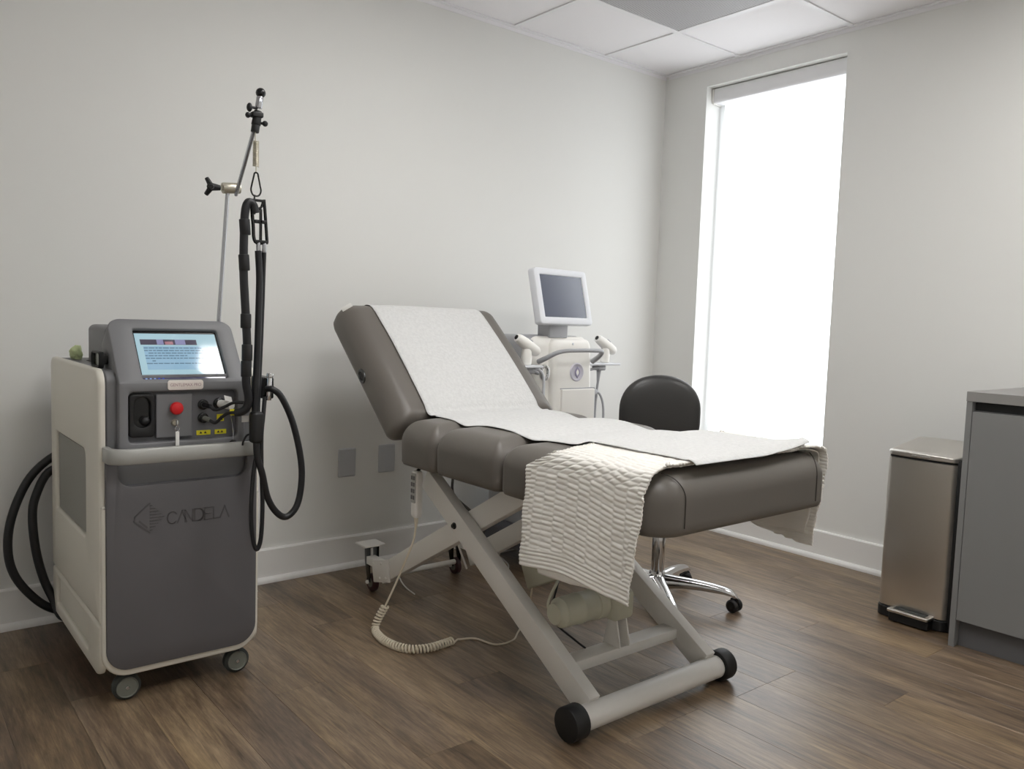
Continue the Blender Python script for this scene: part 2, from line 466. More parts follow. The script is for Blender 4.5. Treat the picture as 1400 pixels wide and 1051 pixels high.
# floor
fl = MB().box(X0, 0, Y0, 0, -0.06, -0.004).build('floor', SUB, None, smooth=0); tag(fl, kind='structure')
PW, PL = 0.157, 1.22
plank_cache = {}
def plank_mesh(wd, ln):
    key = (round(wd, 3), round(ln, 3))
    if key not in plank_cache:
        g = 0.0002; c = 0.0006
        me = bpy.data.meshes.new('plank')
        v = [(g, g, -0.004), (wd - g, g, -0.004), (wd - g, ln - g, -0.004), (g, ln - g, -0.004),
             (g, g, -c), (wd - g, g, -c), (wd - g, ln - g, -c), (g, ln - g, -c),
             (g + c, g + c, 0), (wd - g - c, g + c, 0), (wd - g - c, ln - g - c, 0), (g + c, ln - g - c, 0)]
        f = [(0, 1, 5, 4), (1, 2, 6, 5), (2, 3, 7, 6), (3, 0, 4, 7), (4, 5, 9, 8), (5, 6, 10, 9), (6, 7, 11, 10), (7, 4, 8, 11), (8, 9, 10, 11)]
        me.from_pydata(v, [], f); me.materials.append(WOOD); plank_cache[key] = me
    return plank_cache[key]
xe = -0.785 + PW * 5
cols = []
x = xe
while x > X0:
    cols.append((max(x - PW, X0), min(x, 0.0))); x -= PW
known = {0: -0.62, 4: -1.95, 5: -1.56, 8: -1.75}     # end joints that the photograph shows, by column
for ci, (a, b) in enumerate(cols):
    if b - a < 0.01: continue
    j = known.get(ci, -1.22 * random.random() - 0.2 * (ci % 3))
    while j < -PL: j += PL
    ys = [0.0]; y = j
    while y > Y0:
        if ys[-1] - y > 0.03: ys.append(y)
        y -= PL
    ys.append(Y0)
    for y1, y0 in zip(ys[:-1], ys[1:]):
        place('plank', plank_mesh(b - a, y1 - y0), fl, (a, y0, 0))
# walls
wb = MB().box(X0 - 0.1, 0.25, 0, 0.12, -0.06, 2.75).build('wall_back', WALL, None, smooth=0); tag(wb, kind='structure')
WY0, WY1, WZ0, WZ1 = -1.08, -0.288, 0.475, 2.372
mw = MB(); TW = 0.24
mw.box(0, TW, WY1, 0, -0.06, 2.75).box(0, TW, Y0, WY0, -0.06, 2.75).box(0, TW, WY0, WY1, -0.06, WZ0).box(0, TW, WY0, WY1, WZ1, 2.75)
wr = mw.build('wall_right', WALL, None, smooth=0); tag(wr, kind='structure')
tag(MB().box(X0 - 0.12, X0, Y0, 0, -0.06, 2.75).build('wall_left', WALL, None, smooth=0), kind='structure')
tag(MB().box(X0 - 0.1, 0.25, Y0 - 0.12, Y0, -0.06, 2.75).build('wall_front', WALL, None, smooth=0), kind='structure')
# baseboards with a rounded top edge, shoe moulding in front
def baseboard(name, p, q, nrm, h=0.138, t=0.015):
    prof = [(0, 0), (t, 0), (t, h - 0.006), (t - 0.004, h - 0.001), (t - 0.008, h), (0, h)]
    p = Vector(p); q = Vector(q); n = Vector(nrm)
    M = frame(p, n, (0, 0, 1)); d = (q - p)
    m = MB(); L = d.length
    if (M.to_3x3() @ Vector((0, 0, 1))).dot(d) < 0: p, q = q, p; M = frame(p, n, (0, 0, 1))
    m.prism(prof, M, L)
    return tag(m.build(name, TRIM, None, smooth=30), kind='structure')
def shoe(name, p, q, nrm, off=0.015, r=0.017):
    prof = [(off, 0), (off + r, 0)] + [(off + r * cos(a * pi / 12), 0.006 + r * sin(a * pi / 12)) for a in range(0, 7)]
    p = Vector(p); q = Vector(q); n = Vector(nrm); M = frame(p, n, (0, 0, 1)); d = q - p
    if (M.to_3x3() @ Vector((0, 0, 1))).dot(d) < 0: p, q = q, p; M = frame(p, n, (0, 0, 1))
    return tag(MB().prism(prof, M, d.length).build(name, TRIM, None, smooth=50), kind='structure')
baseboard('baseboard_back', (X0, 0, 0.0005), (0, 0, 0.0005), (0, -1, 0)); shoe('trim_1', (X0, 0, 0.0005), (-0.016, 0, 0.0005), (0, -1, 0))
baseboard('baseboard_right', (0, Y0, 0.0005), (0, -0.016, 0.0005), (-1, 0, 0)); shoe('trim_2', (0, -1.95, 0.0005), (0, -0.033, 0.0005), (-1, 0, 0))
# ceiling: slab, lay-in tiles, grid bars, wall angle
ce = MB().box(X0, 0.2, Y0, 0, HC + 0.06, HC + 0.12).build('ceiling', CEIL, None, smooth=0); tag(ce, kind='structure')
TS = 0.61
gx = [0.0, -0.50]; gy = [0.0, -0.49]
while gx[-1] - TS > X0: gx.append(gx[-1] - TS)
while gy[-1] - TS > Y0: gy.append(gy[-1] - TS)
gx.append(X0); gy.append(Y0)
tile_cache = {}
def tile_mesh(wd, ln):
    key = (round(wd, 3), round(ln, 3))
    if key not in tile_cache:
        m = MB().box(0, wd, 0, ln, 0, 0.015, b=0.002, seg=1)
        me = bpy.data.meshes.new('ceiling_tile'); me.from_pydata(m.v, [], m.f); me.materials.append(CEIL); tile_cache[key] = me
    return tile_cache[key]
LIGHTS = [(3, 2), (4, 4), (1, 4)]            # grid cells that hold light panels; last one added to brighten the right wall
GRILLE_CELL = (1, 1)
for i in range(len(gx) - 1):
    for j in range(len(gy) - 1):
        if (i, j) in LIGHTS or (i, j) == GRILLE_CELL: continue
        place('ceiling_tile', tile_mesh(gx[i] - gx[i + 1] - 0.006, gy[j] - gy[j + 1] - 0.006), ce, (gx[i + 1] + 0.003, gy[j + 1] + 0.003, HC + 0.004))
def bar(p0, p1):
    m = MB(); b = 0.012
    if abs(p0[0] - p1[0]) < 1e-6: m.box(p0[0] - b, p0[0] + b, min(p0[1], p1[1]), max(p0[1], p1[1]), HC - 0.002, HC + 0.0035).box(p0[0] - 0.0015, p0[0] + 0.0015, min(p0[1], p1[1]), max(p0[1], p1[1]), HC, HC + 0.04)
    else: m.box(min(p0[0], p1[0]), max(p0[0], p1[0]), p0[1] - b, p0[1] + b, HC - 0.0021, HC + 0.0034).box(min(p0[0], p1[0]), max(p0[0], p1[0]), p0[1] - 0.0015, p0[1] + 0.0015, HC, HC + 0.04)
    m.build('grid_bar', GRID, ce, smooth=0)
for x in gx[1:-1]: bar((x, Y0), (x, 0))
for y in gy[1:-1]: bar((X0, y), (0, y))
tag(MB().box(X0, 0, -0.022, 0, HC - 0.003, HC + 0.003).box(X0, 0, -0.0026, -0.0004, HC - 0.02, HC).build('trim_3', GRID, None, smooth=0), kind='structure')
tag(MB().box(-0.022, 0, Y0, -0.022, HC - 0.003, HC + 0.003).box(-0.0026, -0.0004, Y0, -0.022, HC - 0.02, HC).build('trim_4', GRID, None, smooth=0), kind='structure')
# return air grille in its cell
gi, gj = GRILLE_CELL
gr = thing('air_grille', ((gx[gi] + gx[gi + 1]) / 2, (gy[gj] + gy[gj + 1]) / 2, HC), 'grey perforated metal return air grille set in the white ceiling grid', 'air vent')
a0, a1, b0, b1 = gx[gi + 1] + 0.013, gx[gi] - 0.013, gy[gj + 1] + 0.013, gy[gj] - 0.013
MB().box(a0 + 0.012, a1 - 0.012, b0 + 0.012, b1 - 0.012, HC - 0.003, HC + 0.004).build('perforated_face', GRILLE, gr, smooth=0)
MB().ring(roundrect(a0, a1, b0, b1, 0.002, 1), roundrect(a0 + 0.014, a1 - 0.014, b0 + 0.014, b1 - 0.014, 0.002, 1), frame((0, 0, HC + 0.004), (1, 0, 0), (0, 1, 0)), -0.009).build('grille_frame', GRID, gr, smooth=0)
for n_, (i, j) in enumerate(LIGHTS):
    lp = thing('ceiling_light', ((gx[i] + gx[i + 1]) / 2, (gy[j] + gy[j + 1]) / 2, HC),
               ['square white light panel in the ceiling above the treatment table', 'square white light panel in the ceiling in front of the laser machine', 'added square fill light panel, out of view above the grey cabinet'][n_], 'ceiling light', 'ceiling light panels')
    a0, a1, b0, b1 = gx[i + 1] + 0.013, gx[i] - 0.013, gy[j + 1] + 0.013, gy[j] - 0.013
    MB().box(a0 + 0.02, a1 - 0.02, b0 + 0.02, b1 - 0.02, HC - 0.001, HC + 0.004).build('diffuser', PANEL, lp, smooth=0)
    MB().ring(roundrect(a0, a1, b0, b1, 0.002, 1), roundrect(a0 + 0.02, a1 - 0.02, b0 + 0.02, b1 - 0.02, 0.002, 1), frame((0, 0, HC + 0.004), (1, 0, 0), (0, 1, 0)), -0.009).build('light_frame', GRID, lp, smooth=0)
# window: frame, glass, sill; the roller blind hangs inside the reveal
win = bpy.data.objects.new('window_1', None); COL.objects.link(win); win.location = (0.2, (WY0 + WY1) / 2, WZ0); ORG['window_1'] = Vector(win.location)
tag(win, kind='structure')
m = MB()
MW = frame((0.18, 0, 0), (0, -1, 0), (0, 0, 1))
m.ring(roundrect(-WY1 + 0.0005, -WY0 - 0.0005, WZ0 + 0.0005, WZ1 - 0.0005, 0.003, 1), roundrect(-WY1 + 0.05, -WY0 - 0.05, WZ0 + 0.05, WZ1 - 0.05, 0.003, 1), MW, -0.04)
m.build('window_frame', ALU, win, smooth=0)
MB().box(0.198, 0.204, WY0 + 0.045, WY1 - 0.045, WZ0 + 0.045, WZ1 - 0.045).build('pane', GLASS, win, smooth=0)
MB().box(0.002, 0.178, WY0 + 0.001, WY1 - 0.001, WZ0, WZ0 + 0.012, b=0.003).build('window_sill', TRIM, win)
rb = thing('roller_blind', (0.11, (WY0 + WY1) / 2, 2.33), 'white translucent roller blind drawn down over the tall window, glowing with daylight', 'blind')
MB().rbox(0.045, 0.125, WY0 + 0.012, WY1 - 0.012, 2.292, 2.37, (0.012, 0.004, 0.002, 0.002, 0.02, 0.01), n=3, mid=2).build('fascia', FASCIA, rb)
for y in (WY0 + 0.002, WY1 - 0.012):
    MB().rbox(0.043, 0.127, y, y + 0.010, 2.288, 2.371, (0.012, 0.004, 0.001, 0.001, 0.022, 0.01), n=3, mid=1).build('end_cap', WHITEP, rb)
MB().box(0.119, 0.1205, WY0 + 0.014, WY1 - 0.035, 0.508, 2.30).build('blind_fabric', BLIND, rb, smooth=0)
MB().rbox(0.113, 0.127, WY0 + 0.014, WY1 - 0.035, 0.496, 0.516, 0.006, n=3, mid=2).build('hem_bar', FASCIA, rb)

# two blank wall plates on the long white wall
for k, (xc, zc, lb) in enumerate(((-1.947, 0.459, 'blank grey wall plate low on the white wall, nearer the laser machine'), (-1.752, 0.462, 'blank grey wall plate partly hidden behind the lower corner of the backrest'))):
    wp = thing('wall_plate', (xc, -0.003, zc), lb, 'wall plate', 'wall plates behind the treatment table')
    MB().rbox(xc - 0.041, xc + 0.041, -0.0075, -0.0003, zc - 0.062, zc + 0.062, (0.006, 0.006, 0.005, 0.001, 0.006, 0.006), n=3, mid=2).build('cover', PLATE, wp)
    for dz in (-0.048, 0.048):
        MB().cyl((xc, -0.0072, zc + dz), (xc, -0.0086, zc + dz), 0.0025, n=10).build('screw', PLATE, wp)

# ================================================================== treatment table
TX0, TX1, TXC = -2.17, -1.433, -1.80
ZB, ZT = 0.598, 0.752
tb = thing('treatment_table', (TXC, -1.1, 0), 'motorised treatment table with taupe vinyl cushions on a cream scissor frame', 'treatment table')
def crown(x0, x1, y0, y1, z1, amp):
    def fn(p):
        u = (2 * p.x - x0 - x1) / (x1 - x0); v = (2 * p.y - y0 - y1) / (y1 - y0)
        k = max(0.0, (p.z - (z1 - 0.09)) / 0.09)
        p.z += amp * k * (1 - u ** 4) * (1 - abs(v) ** 3)
        kk = max(0.0, 1 - abs(v) ** 4)
        if abs(u) > 0.8: p.x += (0.008 * kk * (1 if u > 0 else -1)) * max(0.0, 1 - ((p.z - (z1 - 0.07)) / 0.09) ** 2)
        return p
    return fn
def cushion_mesh(x0, x1, y0, y1, z0, z1, rx, ry0, ry1, rz, rc, fn, rb=0.014, M=None):
    """upholstered block: small radius underneath, generous rolled top edge, rounded plan corners"""
    def outline(ix, iy0, iy1, r):
        a, b, c, d = x0 + ix, x1 - ix, y0 + iy0, y1 - iy1
        r0 = max(0.004, min(rc[0], 1) - 0.6 * min(ix, iy0)); r1 = max(0.004, rc[1] - 0.6 * min(ix, iy1))
        cs = [(a + r0, c + r0, pi, r0), (b - r0, c + r0, 1.5 * pi, r0), (b - r1, d - r1, 0, r1), (a + r1, d - r1, 0.5 * pi, r1)]
        out = []
        for q, (cx, cy, a0, rr) in enumerate(cs):
            seg = [(cx + rr * cos(a0 + 0.5 * pi * k / 7), cy + rr * sin(a0 + 0.5 * pi * k / 7)) for k in range(8)]
            out += seg
            nx = cs[(q + 1) % 4]; e = (nx[0] + nx[3] * cos(nx[2]), nx[1] + nx[3] * sin(nx[2])); p = seg[-1]
            out += [(p[0] + (e[0] - p[0]) * t / 9, p[1] + (e[1] - p[1]) * t / 9) for t in range(1, 9)]
        return out
    lv = [(rb, rb, rb, z0), (rb * 0.3, rb * 0.3, rb * 0.3, z0 + rb * 0.3), (0, 0, 0, z0 + rb)]
    zt = z1 - rz
    lv += [(0, 0, 0, z0 + rb + (zt - z0 - rb) * t / 4) for t in range(1, 5)]
    for k in range(1, 9):
        th = 0.5 * pi * k / 8; c = 1 - cos(th)
        lv.append((rx * c, ry0 * c, ry1 * c, zt + rz * sin(th)))
    vs = []; fs = []; n = 0
    for (ix, a, b, z) in lv:
        o = outline(ix, a, b, 0); n = len(o); vs += [Vector((p[0], p[1], z)) for p in o]
    top = outline(rx, ry0, ry1, 0); cx, cy = (x0 + x1) / 2, (y0 + ry0 + y1 - ry1) / 2
    for q in (0.85, 0.7, 0.5, 0.3, 0.1, 0.01):
        vs += [Vector((cx + (p[0] - cx) * q, cy + (p[1] - cy) * q, z1)) for p in top]
    L = len(lv) + 6
    vs = [Vector(fn(v)) for v in vs]
    if M is not None: vs = [M @ v for v in vs]
    for i in range(L - 1):
        for k in range(n): fs.append((i * n + k, i * n + (k + 1) % n, (i + 1) * n + (k + 1) % n, (i + 1) * n + k))
    fs.append(tuple(range(n))[::-1]); fs.append(tuple((L - 1) * n + k for k in range(n)))
    return MB().add(vs, fs)
def cushion(name, y0, y1, r0, r1, amp=0.012, rc=(0.02, 0.02), rz=0.065):
    return cushion_mesh(TX0, TX1, y0, y1, ZB, ZT - 0.008, 0.062, r0, r1, rz, rc, crown(TX0, TX1, y0, y1, ZT, amp)).build(name, LEATHER, tb, smooth=60)
cushion('seat_cushion', -1.002, -0.800, 0.060, 0.040, 0.016, rc=(0.028, 0.02))
cushion('thigh_cushion', -1.330, -1.006, 0.068, 0.062, 0.016, rc=(0.028, 0.028))
fcu = cushion('foot_cushion', -1.930, -1.336, 0.060, 0.066, rc=(0.075, 0.028), rz=0.062)
MB().rbox(TX0 + 0.075, TX1 - 0.075, -1.36, -0.96, ZB + 0.01, ZT - 0.045, 0.005, n=2, mid=2).build('cushion_core', LEATHER_D, tb)
# stitched corner seams on the front of the foot cushion
def seam(pts, par): MB().tube(pts, 0.0013, n=5).build('seam', LEATHER_D, par)
for s_, xx in ((1, TX0 + 0.085), (-1, TX1 - 0.085)):
    pts = [(xx, -1.9312, ZB + 0.022), (xx, -1.9312, ZT - 0.075)]
    for k in range(0, 9):
        th = 0.5 * pi * k / 9
        pts.append((xx - 0.045 * s_ * (th / 1.57) ** 2, -1.9312 + 0.060 * (1 - cos(th)) - 0.001 * sin(th), ZT - 0.070 + 0.062 * sin(th) + 0.0016 + 0.002 * sin(th)))
    seam(pts, fcu)
# backrest
ANG = math.radians(41.3)
du = Vector((0, cos(ANG), sin(ANG))); dn = Vector((0, -sin(ANG), cos(ANG)))
MBK = Matrix.Identity(4)
for i in range(3): MBK[i][0] = (1, 0, 0)[i]; MBK[i][1] = du[i]; MBK[i][2] = dn[i]
MBK.translation = Vector((0, -0.800, 0.752))
def fb(p):
    u = (2 * p.x - TX0 - TX1) / (TX1 - TX0); v = (p.y - 0.309) / 0.309
    k = max(0.0, (p.z + 0.09) / 0.09)
    p.z += 0.010 * k * (1 - u ** 4) * (1 - min(1, abs(v)) ** 4)
    return p
bk = cushion_mesh(TX0, TX1, 0.0, 0.618, -0.128, -0.008, 0.068, 0.045, 0.060, 0.075, (0.03, 0.055), fb, rb=0.022, M=MBK).build('back_cushion', LEATHER, tb, smooth=60)
def bkp(x, u, w): return MBK @ Vector((x, u, w))
g0 = bkp(TX0 - 0.0015, 0.285, -0.088); g1 = bkp(TX0 + 0.012, 0.285, -0.088)
m = MB()
Mg = Matrix.Identity(4)
for i in range(3): Mg[i][0] = du[i]; Mg[i][1] = -dn[i]; Mg[i][2] = (-1, 0, 0)[i]
Mg.translation = g1
m.ring([(0.031 * cos(a * pi / 12), 0.022 * sin(a * pi / 12)) for a in range(24)], [(0.019 * cos(a * pi / 12), 0.011 * sin(a * pi / 12)) for a in range(24)], Mg, 0.0155, 0.004)
m.build('grommet', BLACKG, bk)
m = MB(); m.prism([(0.019 * cos(a * pi / 12), 0.011 * sin(a * pi / 12)) for a in range(24)], Mg, 0.0125); m.build('grommet_hole', BLACK, bk)
Mt = Matrix.Identity(4)
tg = MB().box(-0.021, 0.021, -0.0075, 0.0075, -0.0008, 0.0008, b=0.0004, M=frame(bkp(-2.143, 0.578, -0.0185) + V(-0.002, -0.003, 0), (0.753, -0.394, 0.53), (-0.47, 0.246, 0.848))).build('care_tag', WHITEP, bk); tg['label'] = 'small white care tag'
# folding hinge frame under the backrest
for x in (-2.02, -1.58):
    MB().box(-0.018, 0.018, 0.03, 0.50, -0.158, -0.127, b=0.003, M=MBK @ Matrix.Translation((x, 0, 0))).build('back_rail', FRAME, tb)
    MB().box(x - 0.018, x + 0.018, -1.335, -0.76, 0.572, 0.599, b=0.003).build('seat_rail', FRAME, tb)
MB().cyl((-2.05, -0.775, 0.588), (-1.55, -0.775, 0.588), 0.013, n=14).build('hinge_tube', FRAME, tb)
MB().box(-2.02, -1.58, -1.84, -1.335, 0.587, 0.599, b=0.003).build('foot_board', LEATHER_D, tb)
# scissor legs: pair A runs from the foot bar up under the seat, pair B from the rear casters up under the foot end
def leg(x0, x1, ya, za, yb, zb, h):
    d = Vector((0, yb - ya, zb - za)); L = d.length; d.normalize(); n = Vector((0, -d.z, d.y))
    M = Matrix.Identity(4)
    for i in range(3): M[i][0] = (1, 0, 0)[i]; M[i][1] = d[i]; M[i][2] = n[i]
    M.translation = Vector((0, ya, za))
    return MB().box(x0, x1, 0, L, -h / 2, h / 2, b=0.003, M=M)
la = leg(-2.081, -2.040, -1.625, 0.060, -0.815, 0.546, 0.073).build('leg', FRAME, tb)
leg(-1.580, -1.539, -1.625, 0.060, -0.815, 0.546, 0.073).build('leg', FRAME, tb)
lb = leg(-2.036, -1.997, -0.455, 0.103, -1.300, 0.590, 0.073).build('leg', FRAME, tb)
leg(-1.622, -1.584, -0.455, 0.103, -1.300, 0.590, 0.073).build('leg', FRAME, tb)
MB().lathe((-2.080, -1.000, 0.421), (-2.092, -1.000, 0.421), [(0.011, 0), (0.011, 0.004), (0.007, 0.006), (0.007, 0.010)], 16).build('pivot_bolt', BLACKG, la)
bar_ = MB().cyl((-2.125, -1.645, 0.047), (-1.528, -1.645, 0.047), 0.034, n=28).build('foot_bar', FRAME, tb)
for (xa, xb) in ((-2.168, -2.118), (-1.535, -1.487)):
    MB().cyl((xa, -1.645, 0.047), (xb, -1.645, 0.047), 0.0465, n=30, b=0.005).build('end_cap', BLACK, tb)
MB().box(-2.040, -1.580, -1.525, -1.465, 0.105, 0.137, b=0.003, M=Matrix.Identity(4)).build('cross_member', FRAME, tb)
MB().cyl((-2.0, -0.36, 0.062), (-1.62, -0.36, 0.062), 0.011, n=14).build('low_cross_tube', FRAME, tb)
MB().box(-2.0, -1.62, -1.30, -1.26, 0.520, 0.555, b=0.003).build('top_cross_tube', FRAME, tb)
# lift actuator on the cross member
for x in (-1.845, -1.805):
    MB().prism([(-0.035, 0.136), (0.035, 0.136), (0.012, 0.235), (-0.012, 0.235)], frame((x - 0.003, -1.495, 0), (0, 1, 0), (0, 0, 1)), 0.006, 0.0015).build('clevis', FRAME, tb)
ac = MB().rbox(-1.868, -1.782, -1.525, -1.425, 0.215, 0.305, 0.018, n=4, mid=2).build('actuator_gearbox', MOTOR, tb)
MB().lathe((-2.055, -1.46, 0.262), (-1.865, -1.46, 0.262), [(0.022, 0), (0.030, 0.002), (0.032, 0.012), (0.034, 0.016), (0.043, 0.024), (0.044, 0.085), (0.046, 0.088), (0.046, 0.094), (0.044, 0.097), (0.044, 0.150), (0.047, 0.153), (0.047, 0.19)], 28).build('actuator_motor', MOTOR, tb)
MB().cyl((-1.825, -1.44, 0.29), (-1.825, -1.02, 0.50), 0.021, n=18).build('actuator_tube', MOTOR, tb)
Mb = Matrix.Translation((-1.905, -1.27, 0.335)) @ Matrix.Rotation(math.radians(-27), 4, 'X')
MB().rbox(-0.045, 0.045, -0.065, 0.085, -0.055, 0.055, 0.006, n=2, mid=2, M=Mb).build('control_box', MOTOR, tb)
MB().cyl(tuple(Mb @ Vector((-0.044, -0.02, 0.02))), tuple(Mb @ Vector((-0.048, -0.02, 0.02))), 0.007, n=12).build('socket', BLACK, tb)
MB().cyl(tuple(Mb @ Vector((0.02, -0.064, -0.02))), tuple(Mb @ Vector((0.02, -0.068, -0.02))), 0.007, n=12).build('socket', BLACK, tb)
MB().tube([(-1.93, -1.345, 0.31), (-1.99, -1.40, 0.31), (-2.025, -1.42, 0.26), (-2.007, -1.42, 0.213), (-1.945, -1.44, 0.155), (-1.93, -1.47, 0.137)], 0.0032, n=6).build('motor_cable', HOSE, tb)
MB().tube([(-1.93, -1.34, 0.30), (-2.0, -1.41, 0.33), (-2.04, -1.42, 0.28), (-2.03, -1.43, 0.24)], 0.0045, n=6).build('motor_cable', MOTOR, tb)
MB().tube([(-2.02, -0.90, 0.575), (-2.018, -0.9, 0.50), (-1.945, -0.9, 0.433), (-1.895, -0.9, 0.385), (-1.882, -0.9, 0.355), (-1.90, -0.9, 0.322)], 0.005, n=6).build('frame_cable', CORDG, tb)
MB().tube([(-1.935, -0.74, 0.345), (-1.905, -0.75, 0.315), (-1.889, -0.75, 0.281), (-1.871, -0.75, 0.238), (-1.842, -0.75, 0.172)], 0.0035, n=6).build('frame_cable', CORDW, tb)
# rear casters on bracket plates
def table_caster(x):
    s = 1 if x < -1.8 else -1
    y = -0.325
    c = MB()
    c.prism([(-0.022, 0.185), (0.022, 0.185), (0.018, 0.12), (-0.006, 0.04), (-0.024, 0.04), (-0.022, 0.12)], frame((x - 0.021, y, 0), (0, 1, 0), (0, 0, 1)), 0.004, 0.001)
    c.prism([(-0.022, 0.185), (0.022, 0.185), (0.018, 0.12), (-0.006, 0.04), (-0.024, 0.04), (-0.022, 0.12)], frame((x + 0.017, y, 0), (0, 1, 0), (0, 0, 1)), 0.004, 0.001)
    c.box(x - 0.021, x + 0.021, y - 0.022, y + 0.022, 0.178, 0.186)
    cf = c.build('caster_fork', BLACKG, tb)
    MB().box(x - 0.052, x + 0.038, y - 0.040, y + 0.040, 0.186, 0.194, b=0.002).build('caster_plate', FRAME, tb)
    MB().lathe((x - 0.013, y - 0.012, 0.0365), (x + 0.013, y - 0.012, 0.0365), [(0.012, 0), (0.022, 0.001), (0.030, 0.001), (0.0355, 0.005), (0.0355, 0.021), (0.030, 0.025), (0.022, 0.025), (0.012, 0.026)], 26).build('caster_wheel', REDDK, tb)
    MB().lathe((x - 0.015, y - 0.012, 0.0365), (x + 0.015, y - 0.012, 0.0365), [(0.008, 0), (0.019, 0.0015), (0.019, 0.0285), (0.008, 0.030)], 18).build('caster_hub', WHEELG, tb)
    MB().ball((x - 0.024, y - 0.012, 0.0405), 0.008, 10).build('axle_bolt', FRAME, tb)
    Mp = Matrix.Translation((x - 0.040 * s, -0.470, 0.122)) @ Matrix.Rotation(math.radians(-14), 4, 'X')
    bp = MB().box(-0.004, 0.004, -0.060, 0.062, -0.042, 0.042, b=0.0025, M=Mp).build('caster_bracket', FRAME, tb)
    for (yy, zz) in ((0.048, 0.030), (-0.012, 0.030), (0.010, -0.026), (-0.036, -0.026)):
        p = Mp @ Vector((-0.004 * s, yy, zz)); MB().ball(tuple(p), 0.006, 10, (0.7, 1, 1)).build('bracket_bolt', FRAME, bp)
    MB().box(min(x, x - 0.038 * s), max(x, x - 0.038 * s), -0.430, -0.351, 0.120, 0.150, b=0.002).build('caster_arm', FRAME, tb)
table_caster(-2.0); table_caster(-1.60)

# hand control hanging on the seat rail, with its cord
hc = thing('hand_control', (-2.12, -0.835, 0.40), 'ivory hand control with a coiled cord, hanging under the left edge of the table seat', 'remote control')
hb = MB().rbox(-2.137, -2.107, -0.851, -0.819, 0.418, 0.578, (0.010, 0.010, 0.008, 0.008, 0.016, 0.008), n=4, mid=3).build('handset', WHITEP, hc)
MB().rbox(-2.1385, -2.130, -0.848, -0.8215, 0.470, 0.572, (0.002, 0.001, 0.004, 0.004, 0.004, 0.004), n=2, mid=2).build('keypad', GREY_H, hc)
for r_ in range(4):
    for c_ in range(2):
        MB().rbox(-2.1398, -2.136, -0.845 + c_ * 0.0125, -0.8355 + c_ * 0.0125, 0.482 + r_ * 0.022, 0.496 + r_ * 0.022, 0.0015, n=2, mid=1).build('button', GREY_D, hc)
MB().cyl((-2.1225, -0.835, 0.420), (-2.1225, -0.835, 0.385), 0.008, 0.0042, n=12).build('strain_relief', CORD, hc)
MB().tube([(-2.122, -0.835, 0.577), (-2.10, -0.835, 0.592), (-2.07, -0.835, 0.592), (-2.05, -0.835, 0.585)], 0.0055, n=8).build('hook', BLACK, hc)
MB().tube([(-2.1225, -0.835, 0.388), (-2.126, -0.825, 0.333), (-2.143, -0.80, 0.255), (-2.160, -0.77, 0.173), (-2.181, -0.745, 0.098)], 0.0035, n=8).build('cord', CORD, hc)
path = spline([(-2.181, -0.745, 0.098), (-2.200, -0.731, 0.052), (-2.214, -0.735, 0.020), (-2.225, -0.78, 0.0135), (-2.230, -0.835, 0.0135), (-2.218, -0.90, 0.0135), (-2.185, -0.945, 0.0135), (-2.13, -0.962, 0.0135), (-2.07, -0.958, 0.0135), (-2.045, -0.955, 0.0135)], 14)
def resample(P, step):
    cum = [0.0]
    for a, b in zip(P[:-1], P[1:]): cum.append(cum[-1] + (b - a).length)
    out = []; k = 0; t = 0.0
    while t < cum[-1]:
        while k < len(cum) - 2 and cum[k + 1] < t: k += 1
        out.append(P[k].lerp(P[k + 1], (t - cum[k]) / max(1e-9, cum[k + 1] - cum[k]))); t += step
    return out
pp = resample(path, 0.0007); hel = []
up = Vector((0, 0, 1)); nn = Vector((1, 0, 0))
for i in range(len(pp)):
    t = (pp[min(i + 1, len(pp) - 1)] - pp[max(i - 1, 0)]).normalized()
    nn = (nn - t * nn.dot(t)).normalized(); bb = t.cross(nn)
    a = 2 * pi * i * 0.0007 / 0.0112
    hel.append(pp[i] + 0.0112 * (cos(a) * nn + sin(a) * bb))
MB().tube(hel, 0.0036, n=6, smooth=False).build('coiled_cord', CORD, hc, smooth=80)
MB().tube([hel[-1], (-2.025, -0.955, 0.012), (-2.005, -0.945, 0.006), (-1.955, -0.965, 0.004), (-1.93, -1.045, 0.004), (-1.86, -1.05, 0.004), (-1.80, -1.005, 0.004), (-1.76, -0.99, 0.03), (-1.79, -1.05, 0.12), (-1.83, -1.12, 0.25), (-1.87, -1.2, 0.33)], 0.0032, n=8).build('cord', CORD, hc)
# thin pale cables lying on the floor behind the table
wc = thing('power_cable', (-1.3, -0.25, 0), 'thin white cable looped on the floor behind the table frame', 'cable')
MB().tube([(-1.05, -0.17, 0.004), (-1.12, -0.195, 0.004), (-1.20, -0.20, 0.004), (-1.277, -0.215, 0.004), (-1.305, -0.30, 0.004), (-1.34, -0.38, 0.004), (-1.40, -0.44, 0.004), (-1.45, -0.43, 0.004), (-1.44, -0.33, 0.004), (-1.30, -0.21, 0.0115), (-1.18, -0.14, 0.004)], 0.0038, n=6).build('cord', CORDW, wc)
MB().rbox(-1.30, -1.262, -0.225, -0.20, 0.0, 0.016, 0.003, n=2, mid=1).build('cable_tie', CORDW, wc)
wc2 = thing('loose_cable', (-1.87, -0.35, 0), 'loose end of a thin white cable on the floor by the left rear caster', 'cable')
MB().tube([(-1.79, -0.17, 0.003), (-1.814, -0.229, 0.003), (-1.85, -0.31, 0.003), (-1.875, -0.39, 0.003), (-1.887, -0.47, 0.003)], 0.0028, n=6).build('cord', CORDW, wc2)

